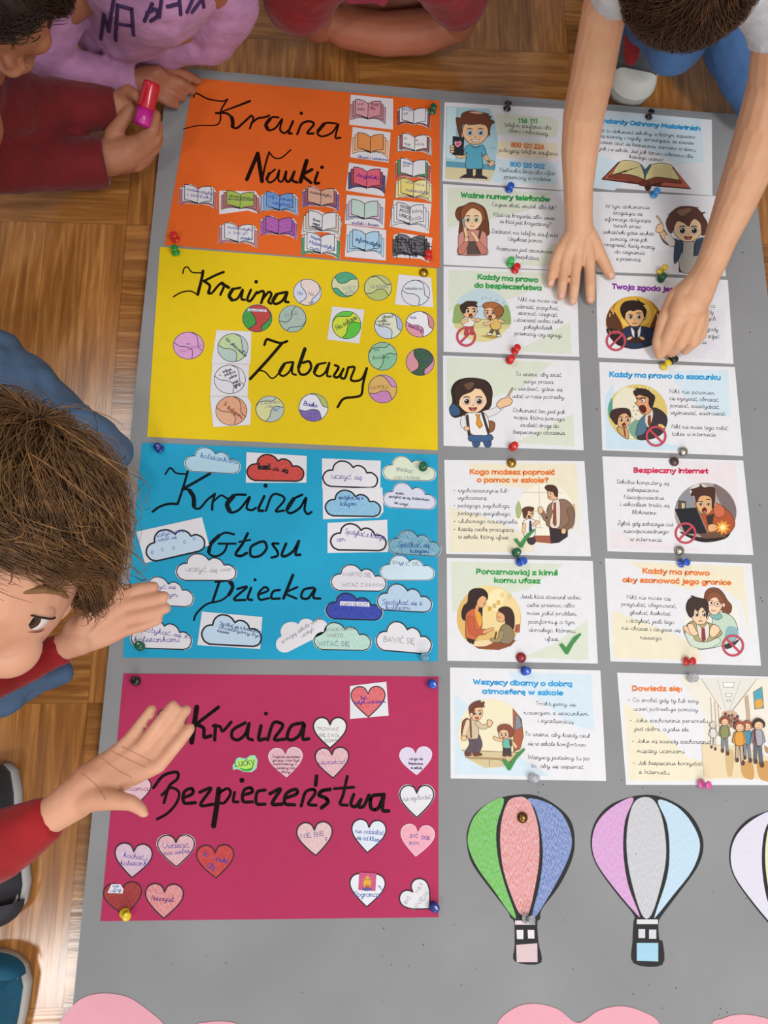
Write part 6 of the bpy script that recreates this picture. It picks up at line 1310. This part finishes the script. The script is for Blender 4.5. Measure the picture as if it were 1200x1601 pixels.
for (tx, ty), (bx, by) in (((861,442),(866,425)), ((877.3,461.5),(880,440)), ((894.3,470),(897,446)), ((922.2,468),(921,444)), ((955,431),(949,421))):
    loc, n = hit(tD, tx, ty)
    if loc: nail(D, loc - n * .0006, n, at(tx, ty, .01) - at(bx, by, .01), .0052, .0042, NAIL)
solid('t_shirt', [chain((1080,-95,.39,70), (1085,-190,.31,112), (1090,-270,.2,118)), chain((1080,-90,.40,72), (1010,-68,.395,58), (975,-38,.35,50), (959,-12,.318,43)), chain((1080,-90,.40,72), (1150,-66,.395,62), (1200,-22,.352,58), (1220,28,.318,52), (1222,62,.30,48))], mat('#d2d6de', .8, 'cloth'), D, .004, 4, flats=('e1', 'e2'), disp=.006)
solid('jeans', [chain((1090,-260,.18,105), (1085,-120,.22,78), (1058,66,.21,44), (1052,78,.20,38)), chain((1055,66,.20,42), (1014,30,.11,36), (1000,42,.06,28)), chain((1095,-250,.18,100), (1140,-60,.16,70), (1150,70,.09,48), (1168,120,.07,42), (1182,160,.05,32))], mat('#4a70a4', .8, 'denim'), D, .004, 4, disp=.008)
solid('hair', [], mat('#3e2718', .6, 'hair'), D, .003, 4, [ellM(DC + DU * .012 - DF * .002, (DS, DU, DF), (.073, .094, .088))], disp=.012, dsize=.03)
strands('hair_strands', mat('#553722', .5, 'hair'), D, 5200, DC + DU * .012 - DF * .004, DU, DF, DS, (.074, .095, .090), .085, 5, lambda th, ph: not (abs(ph) < .8 and th > 1.6), lift=.008, wid=.0007, wave=.004, curl=.5, thfront=1.75)

def shoe(root, heel, toe, w, m_up, m_sole, m_toe, h=.055, lace=None):
    """sneaker lying on the floor from heel to toe (metres), as sole, upper, toe cap, laces"""
    d = toe - heel; L = d.length; d.normalize(); sd = Vector((-d.y, d.x, 0)); base = heel.copy()
    prof = [(0, .55), (.06, .78), (.2, .86), (.4, .84), (.6, .95), (.78, 1.0), (.9, .85), (.97, .55), (1, .2)]
    def ring(sc, z, t0=0, t1=1, zf=None):
        R = []
        for s_ in (1, -1):
            pr = prof if s_ == 1 else prof[::-1]
            for t, ww in pr: 
                tt = t0 + (t1 - t0) * t
                R.append(base + d * L * tt + sd * s_ * ww * w * sc + Vector((0, 0, z if zf is None else zf(tt))))
        return R
    def loft(name, rings, m, cap=True):
        V, Fc = [], []; n = len(rings[0])
        for r in rings: V += r
        for i in range(len(rings) - 1):
            for j in range(n): Fc.append((i * n + j, i * n + (j + 1) % n, (i + 1) * n + (j + 1) % n, (i + 1) * n + j))
        if cap: Fc += [tuple(range(n))[::-1], tuple(range((len(rings) - 1) * n, len(rings) * n))]
        o = mesh_obj(name, V, Fc, m, root)
        return o
    hz = lambda k: (lambda t: k * (1.0 if t < .45 else 1.0 - .45 * min(1, (t - .45) / .4)))
    loft('sole', [ring(1.06, .0), ring(1.1, .012), ring(1.07, .024), ring(.96, .026)], m_sole)
    loft('upper', [ring(.97, .022), ring(1.0, 0, zf=lambda t: .03), ring(.9, 0, 0, .97, hz(h * .8)), ring(.62, 0, .05, .9, hz(h * 1.1)), ring(.3, 0, .1, .84, hz(h * 1.16))], m_up)
    V = []; rings = []
    for k in range(5):
        a = k / 4; rings.append([base + d * L * (.865 + (.155 - .07 * a) * math.sin(u) * .96) + sd * math.cos(u) * w * 1.02 * (1 - .45 * a * a) + Vector((0, 0, .024 + .024 * math.sin(a * PI / 2))) for u in [i * PI / 12 for i in range(13)]])
    V = [p for r in rings for p in r]; Fc = [(i * 13 + j, i * 13 + j + 1, (i + 1) * 13 + j + 1, (i + 1) * 13 + j) for i in range(4) for j in range(12)] + [tuple(range(52, 65))]
    mesh_obj('toe_cap', V, Fc, m_toe, root)
    if lace:
        bm = bmesh.new()
        for k in range(5):
            t = .36 + k * .075; z = hz(h * 1.2)(t) + .004
            p, q = base + d * L * t + sd * w * .42 + Vector((0, 0, z)), base + d * L * (t + .03) - sd * w * .42 + Vector((0, 0, z))
            add_chain(bm, [(p - root.location - Vector((0, 0, .008)), .0022), ((p + q) / 2 - root.location, .0024), (q - root.location - Vector((0, 0, .008)), .0022)], seg=8)
        me = bpy.data.meshes.new('laces'); bm.to_mesh(me); bm.free(); me.materials.append(lace); link('laces', me, root)
FP = lambda px, py: at(px, py, FZ)
shD = bpy.data.objects.new('sneaker', None); COL.objects.link(shD); shD.location = D.location; shD['label'] = 'grey canvas sneaker with a white rubber toe'
shD.location = Vector(); shD.parent = D; shD.location = Vector()
class _R:  # builds shoe pieces straight under the wearer's shoe empty
    pass
def worn_shoe(par, owner, *a, **k):
    tmp = bpy.data.objects.new('t', None); COL.objects.link(tmp); tmp.location = owner.location
    before = set(bpy.data.objects)
    shoe(tmp, *a, **k)
    for o in [o for o in bpy.data.objects if o not in before]:
        o.parent = par
    bpy.data.objects.remove(tmp)
worn_shoe(shD, D, FP(1000, -10) , FP(977, 170), .038, mat('#5a5c62', .8, 'cloth'), mat('#c8c8c0', .6), mat('#d4d4cc', .5), .06, mat('#d8d4d0', .7))
solid('tongue', [chain((988,58,.07,13), (987,82,.052,13.5), (986,91,.046,11))], mat('#8e1a20', .8, 'cloth'), D, .003, 3)

# ---- child resting folded bare forearms on the floor, far middle
CS, CU, CF = frame((0, -.75, .25), (0, .25, .9)); CC = at(600, -250, .42)
Cn = person(at(600, -60, FZ), 'child in a red T-shirt with bare folded forearms on the floor beyond the orange sheet')
solid('body', [chain((470,-60,.20,38), (478,0,.12,34), (495,36,.05,27)), chain((715,-60,.20,38), (722,0,.12,34), (716,34,.055,28)),
  chain((716,34,.055,28), (660,50,.045,32), (600,54,.042,31), (540,44,.045,29), (498,22,.06,24), (485,0,.075,20)), chain((495,36,.05,27), (545,30,.03,28), (610,8,.035,26), (660,-6,.05,22), (690,-12,.06,18)),
  chain((540,-90,.25,60), (650,-90,.25,60)), chain((595,-90,.25,60), (595,-160,.25,90), (595,-230,.15,95)), chain((470,-60,.2,38), (540,-90,.25,50)), chain((715,-60,.2,38), (650,-90,.25,50)),
  chain((690,-12,.06,18), (712,-12,.07,9), (728,-8,.07,7)), chain((690,-12,.06,17), (712,-4,.068,8.5), (726,2,.066,7)), chain((485,0,.075,18), (468,-6,.085,9), (455,-4,.085,7)), chain((485,0,.075,18), (470,4,.08,9), (458,10,.078,7)), chain((597,-140,.28,34), (600,-225,.38,34))], mat('#a8684e', .5, 'skin'), Cn, .0024, 8, [ellM(CC, (CS, CU, CF), (.070, .098, .086))] + face_parts(Cn, CC, CS, CU, CF, .95))
eyes(Cn, CC, CS, CU, CF, .95, skin=mat('#a8684e', .5, 'skin'))
solid('t_shirt', [chain((595,-110,.26,75), (595,-170,.25,110), (595,-230,.15,112)), chain((560,-100,.25,70), (490,-60,.2,66), (468,-18,.14,62), (468,-6,.10,56)), chain((630,-100,.25,70), (690,-60,.2,62), (715,-22,.14,56), (716,-8,.11,50)), chain((540,-92,.25,67), (650,-92,.25,67))], mat('#8c161c', .8, 'cloth'), Cn, .004, 4, disp=.006)
solid('hair', [], mat('#4a3020', .6, 'hair'), Cn, .004, 4, [ellM(CC + CU * .016 - CF * .012, (CS, CU, CF), (.079, .098, .088)), ellM(CC + CU * .055 + CF * .034, (CS, CU, CF), (.062, .036, .045))], disp=.01, dsize=.03)
strands('hair_strands', mat('#5a3c28', .5, 'hair'), Cn, 1500, CC + CU * .016 - CF * .010, CU, CF, CS, (.079, .098, .088), .085, 21, lambda t, p: not (abs(p) < .8 and t > 1.2), lift=.01, wid=.001, wave=.004, curl=.5)
solid('pink_ribbon', [chain((535,-22,.16,14), (600,-20,.16,16), (655,-22,.16,14)), chain((545,-2,.10,7), (580,-4,.10,8), (600,-2,.10,8)), chain((592,-4,.1,6), (598,3,.09,7))], mat('#b8405a', .7, 'cloth'), Cn, .0025, 3)

# ---- child in a pink hoodie, far left
BS, BU, BF = frame((.05, -.75, .25), (0, .25, .9)); BC2 = at(235, -285, .44)
Bp = person(at(230, -40, FZ), 'child in a pink printed hoodie at the far left holding down the orange sheet corner')
solid('body', [chain((30,110,.11,20), (140,120,.075,20), (205,127,.055,18), (232,126,.05,19)), chain((232,122,.05,19), (262,112,.042,10), (288,116,.03,8.6), (309,126,.012,6.6)), chain((232,126,.05,19), (259,124,.043,10), (282,130,.034,8.6), (300,141,.014,7)),
  chain((232,130,.048,18), (252,138,.038,9.6), (270,145,.03,8.2), (285,152,.014,6.8)), chain((228,134,.046,17), (246,149,.033,8.6), (262,159,.024,7.4), (275,165,.012,6.2)), chain((225,120,.055,16), (246,112,.06,10), (258,120,.05,8)),
  chain((30,110,.11,20), (90,30,.16,20), (200,-60,.24,30), (240,-140,.28,50), (260,-240,.3,70)), chain((240,-140,.3,60), (330,-40,.22,36), (340,30,.12,25), (240,58,.1,20), (170,55,.1,16)), chain((240,-170,.30,32), (236,-255,.40,32))], mat('#a06a50', .5, 'skin'), Bp, .0024, 5, [ellM(BC2, (BS, BU, BF), (.070, .098, .086))] + face_parts(Bp, BC2, BS, BU, BF, .95))
eyes(Bp, BC2, BS, BU, BF, .95, skin=mat('#a06a50', .5, 'skin'))
hd = solid('hoodie', [chain((250,-240,.3,120), (230,-60,.22,115), (200,20,.13,70)), chain((330,-60,.2,70), (350,0,.15,56), (325,48,.09,46), (265,66,.07,38), (190,62,.07,36), (150,55,.08,34)),
  chain((90,-40,.2,60), (70,40,.14,50), (60,105,.09,44), (130,118,.075,35), (180,124,.06,30), (213,127,.055,25.5))], mat('#bd88b2', .85, 'cloth'), Bp, .004, 4, flats=('e2',), disp=.012)
solid('cuff', [chain((184,124,.06,28.5), (211,127,.055,27))], mat('#c896bc', .85, 'cloth'), Bp, .003, 2, flats=('s0', 'e0'))
solid('hair', [], mat('#4a3424', .6, 'hair'), Bp, .004, 4, [ellM(BC2 + BU * .016 - BF * .012, (BS, BU, BF), (.079, .098, .088)), ellM(BC2 + BU * .055 + BF * .034, (BS, BU, BF), (.062, .036, .045))], disp=.01, dsize=.03)
strands('hair_strands', mat('#5a4030', .5, 'hair'), Bp, 1500, BC2 + BU * .016 - BF * .010, BU, BF, BS, (.079, .098, .088), .095, 22, lambda t, p: not (abs(p) < .8 and t > 1.2), lift=.01, wid=.001, wave=.004, curl=.5)
th = bvh(hd)
def on_cloth(tree, root, strokes, wpx, m, name):
    bm = bmesh.new()
    for st in strokes:
        pts = [(p.x, p.y) for p in cr(pairs(st), False, 4)] if not st.startswith('!') else [(p.x, p.y) for i in [pairs(st[1:])] for a_, b_ in zip(i, i[1:]) for p in [Vector(a_).lerp(Vector(b_), k / 6) for k in range(7)]]
        js = []
        for x, y in pts:
            l, n = hit(tree, x, y)
            if l: js.append((l + n * .0003 - root.location, wpx * depth(l) / F / 2))
        if len(js) > 1: add_chain(bm, js, seg=6)
    me = bpy.data.meshes.new(name); bm.to_mesh(me); bm.free(); me.materials.append(m); return link(name, me, root)
on_cloth(th, Bp, ['!158 60 163 22', '!163 22 170 48', '!170 48 178 0', '!181 62 184 8', '!184 8 206 14 209 54', '!182 36 207 40', '!226 32 238 6', '230 20 243 14 247 24 236 32', '!249 26 252 0', '!262 10 278 6', '!282 22 280 0', '!292 18 300 0', '!300 18 312 2', '!318 10 316 -2'], 6.0, mat('#3c2450', .7), 'chest_print')

# ---- child with a glue stick, far left corner
An = person(at(-20, 180, FZ), 'child in dark red long sleeves at the far left corner holding the glue stick')
handA = [chain((150,250,.06,27), (170,246,.06,28), (195,240,.062,26)), chain((178,232,.066,20), (176,210,.078,13), (192,188,.09,11), (207,170,.10,9)), chain((198,234,.066,20), (220,222,.08,13), (238,203,.10,10.5), (243,180,.105,8.5)),
 chain((200,240,.062,20), (224,234,.068,12.5), (243,217,.085,10), (247,196,.09,8.5), (236,190,.092,8)), chain((200,246,.055,20), (222,246,.055,12), (240,232,.065,10), (247,216,.075,8.5)), chain((194,252,.048,19), (214,258,.045,11), (230,248,.05,9), (238,236,.055,8))]
handA2 = [chain((150,168,.085,22), (180,165,.09,20), (195,158,.095,17)), chain((192,152,.1,14), (201,143,.115,10.5), (213,150,.122,8.5), (219,158,.12,7)), chain((198,160,.09,14), (214,164,.085,10), (228,160,.085,8)), chain((196,166,.085,14), (212,174,.08,10), (226,172,.08,8)), chain((192,170,.08,14), (206,182,.075,9), (218,182,.075,7.5))]
AS, AU, AF = frame((.12, -.85, -.18), (.2, .05, .95)); AC = at(-22, -52, .36)
solid('body', handA + handA2 + [chain((-60,140,.2,35), (60,168,.1,28), (150,168,.085,22)), chain((-60,250,.16,35), (60,255,.08,30), (150,250,.06,27)), chain((-60,140,.2,40), (-60,250,.16,40)), chain((-60,190,.2,60), (-150,200,.2,80)), chain((-60,140,.2,50), (-15,40,.3,40), (0,-45,.34,40))], mat('#a66f54', .5, 'skin'), An, .0024, 5, [ellM(AC, (AS, AU, AF), (.070, .098, .086))] + face_parts(An, AC, AS, AU, AF, .95))
eyes(An, AC, AS, AU, AF, .95, skin=mat('#a66f54', .5, 'skin'))
solid('hair', [], mat('#2a1c14', .6, 'hair'), An, .003, 4, [ellM(AC + AU * .014 - AF * .008, (AS, AU, AF), (.080, .1, .090)), ellM(AC + AU * .055 + AF * .04, (AS, AU, AF), (.066, .04, .045))], disp=.012, dsize=.03)
strands('hair_strands', mat('#35241a', .5, 'hair'), An, 4000, AC + AU * .014 - AF * .006, AU, AF, AS, (.079, .1, .089), .09, 9, lambda t, p: not (abs(p) < .8 and t > 1.2), lift=.010, wid=.0008, wave=.004, curl=.5)
solid('sweater', [chain((-90,90,.26,80), (-60,150,.2,70), (60,172,.105,50), (130,168,.09,37), (182,167,.09,25)), chain((-90,200,.22,80), (-60,250,.15,52), (60,255,.085,43), (125,256,.065,40), (166,254,.06,37.5)), chain((-90,90,.26,80), (-150,220,.22,110))], mat('#6e1218', .8, 'cloth'), An, .004, 4, flats=('e0', 'e1'), disp=.01)
# glue stick
g0, g1 = at(238, 128, .141), at(222, 193, .113)
gs = bpy.data.objects.new('glue_stick', None); COL.objects.link(gs); gs.location = g1
tag(gs, 'red and magenta glue stick held between the fingers at the far left corner', 'glue stick')
ax = g0 - g1; Lg = ax.length; Q = ax.to_track_quat('Z', 'Y').to_matrix().to_4x4(); rg = .0116
lathe('barrel', [(0, -.002), (rg * .9, -.002), (rg, 0), (rg, Lg * .36), (rg * .9, Lg * .36), (0, Lg * .36)], mat('#b81c84', .35, 'gloss'), gs, 24, Q)
lathe('cap', [(0, Lg * .36), (rg * 1.04, Lg * .36), (rg * 1.06, Lg * .4), (rg * 1.02, Lg * .92), (rg * .9, Lg * .99), (0, Lg)], mat('#b81428', .25, 'gloss'), gs, 24, Q)
lathe('twist_base', [(0, -.004), (rg * .7, -.004), (rg * .74, -.002), (0, -.002)], mat('#9a1470', .4), gs, 20, Q)

# ---- boy at the left edge with raised hands, head close to the camera
En = person(at(-60, 860, FZ), 'fair-haired child in a red sweater at the left edge with both palms raised')
ES, EU, EF = frame((.462, -.373, .741), (.47, .82, .12))
EC = at(-36, 862, .515); ke = .97
h1 = [chain((10,1050,.265,18), (70,1024,.278,18), (98,1011,.285,22), (125,1000,.29,25)), chain((120,985,.29,22), (165,955,.29,17), (195,926,.29,11.5), (222,920,.29,10.2), (240,917,.29,8.6)), chain((120,993,.29,22), (165,968,.29,17), (195,945,.29,11.5), (230,938,.29,10.2), (256,932,.29,8.8)),
 chain((120,1000,.288,22), (165,982,.288,17), (196,965,.288,11.5), (232,958,.288,10.2), (259,951,.288,8.8)), chain((120,1005,.285,21), (165,995,.285,16), (196,985,.285,10.5), (226,977,.285,9.2), (247,969,.285,8)), chain((125,985,.295,18), (150,955,.31,13), (172,935,.32,10), (186,922,.32,8))]
h2 = [chain((-40,1335,.44,40), (40,1296,.45,31), (84,1272,.455,29), (118,1248,.457,33), (150,1222,.46,33)), chain((140,1220,.46,28), (178,1186,.46,18), (201,1158,.462,11), (221,1131,.46,9.6), (237,1109,.46,8.6)), chain((150,1220,.46,28), (198,1188,.462,18), (222,1166,.466,11), (248,1131,.466,10), (270,1103,.462,9)),
 chain((155,1222,.46,28), (210,1197,.463,18), (240,1179,.464,11), (268,1141,.462,10), (291,1110,.458,9)), chain((160,1224,.46,28), (215,1208,.465,17), (248,1198,.467,11.3), (275,1166,.466,10.3), (297,1139,.463,9)), chain((118,1250,.457,26), (150,1248,.47,20), (180,1251,.478,15.5), (205,1255,.482,12.5), (220,1265,.483,10), (225,1272,.483,8))]
torsoE = [chain((6,880,.45,60), (-60,940,.38,70), (-120,980,.3,120), (-160,900,.1,130)), chain((-60,960,.36,70), (-60,1080,.25,30), (10,1050,.265,18)), chain((-80,1000,.36,70), (-160,1250,.40,55), (-40,1335,.44,40))]
skE = mat('#cf9c80', .5, 'skin')
bodyE = solid('body', h1 + h2 + torsoE, skE, En, .0019, 5, [ellM(EC, (ES, EU, EF), (.070, .098, .086))] + face_parts(En, EC, ES, EU, EF, ke))
tE = bvh(bodyE)
on_cloth(tE, En, ['128 1210 150 1228 165 1250', '158 1185 185 1205 205 1215', '175 1175 205 1190 228 1200', '190 1168 212 1178 235 1190', '186 1228 192 1234 190 1238'], 1.1, mat('#b98468', .6), 'palm_creases')
eyes(En, EC, ES, EU, EF, ke, skin=skE, brow='#7a5636', look=(-.07, .02), ek=1.25, f0=.0635)
solid('hair', [], mat('#5f4229', .6, 'hair'), En, .003, 4, [ellM(EC + EU * .012 - EF * .010, (ES, EU, EF), (.074, .091, .088)), ellM(EC + EU * .056 + EF * .034, (ES, EU, EF), (.060, .032, .045))], disp=.012, dsize=.03)
strands('hair_strands', mat('#7c5836', .5, 'hair'), En, 12000, EC + EU * .012 - EF * .008, EU, EF, ES, (.073, .091, .087), .085, 3, lambda t, p: not (abs(p) < .75 and t > 1.2), lift=.016, wid=.0005, wave=.009, curl=1.0, thfront=1.2, thmax=1.72)
strands('loose_locks', mat('#94693e', .5, 'hair'), En, 350, EC + EU * .012 - EF * .008, EU, EF, ES, (.074, .093, .089), .075, 13, lambda t, p: not (abs(p) < .8 and t > 1.1), lift=.026, wid=.0006, wave=.016, thfront=1.15, thmax=1.6)
solid('sweater', [chain((-60,1074,.24,46), (10,1052,.265,33), (62,1029,.278,28), (103,1013,.285,27)), chain((-160,1330,.40,75), (-60,1345,.43,62), (0,1318,.445,53), (84,1273,.455,36.5)), chain((-120,970,.33,110), (-160,1100,.28,130), (-160,1330,.36,80)), chain((-45,940,.40,70), (-120,970,.33,118), (-165,905,.12,142)), chain((-70,965,.36,74), (-70,1070,.26,44), (-40,1070,.245,42)), chain((-85,1000,.36,76), (-160,1250,.4,66), (-160,1330,.4,72))], mat('#98141a', .8, 'cloth'), En, .004, 4, flats=('e0', 'e1'), disp=.008)
solid('jeans', [chain((-160,700,.12,130), (-60,610,.10,115), (30,640,.085,80), (114,688,.075,60), (157,710,.065,44)), chain((-160,1050,.12,100), (-60,1090,.10,60), (20,1078,.08,40), (95,1052,.06,22)), chain((-160,700,.12,130), (-200,900,.12,130), (-160,1050,.12,100))], mat('#4a617e', .85, 'denim'), En, .004, 4, disp=.03, dsize=.07)

# ---- shoes of children standing at the near left
def shoe_thing(heel, toe, w, up, sole, toe_m, label, lace):
    r = bpy.data.objects.new('sneaker', None); COL.objects.link(r); r.location = heel; r.empty_display_size = .05
    tag(r, label, 'shoe', 'sneakers at the left edge')
    shoe(r, heel, toe, w, up, sole, toe_m, .055, lace)
shoe_thing(FP(-8, 1196), FP(2, 1440), .038, mat('#2e2c30', .8, 'cloth'), mat('#b4b2b2', .6), mat('#302e32', .7), 'dark grey sneaker with a light sole at the left edge below the red sleeve', mat('#c8c8c8', .7))
shoe_thing(FP(-20, 1720), FP(2, 1482), .040, mat('#14506a', .8, 'cloth'), mat('#b4b0aa', .6), mat('#14506a', .7), 'teal sneaker with a white sole at the near left corner', mat('#c8c8c8', .7))
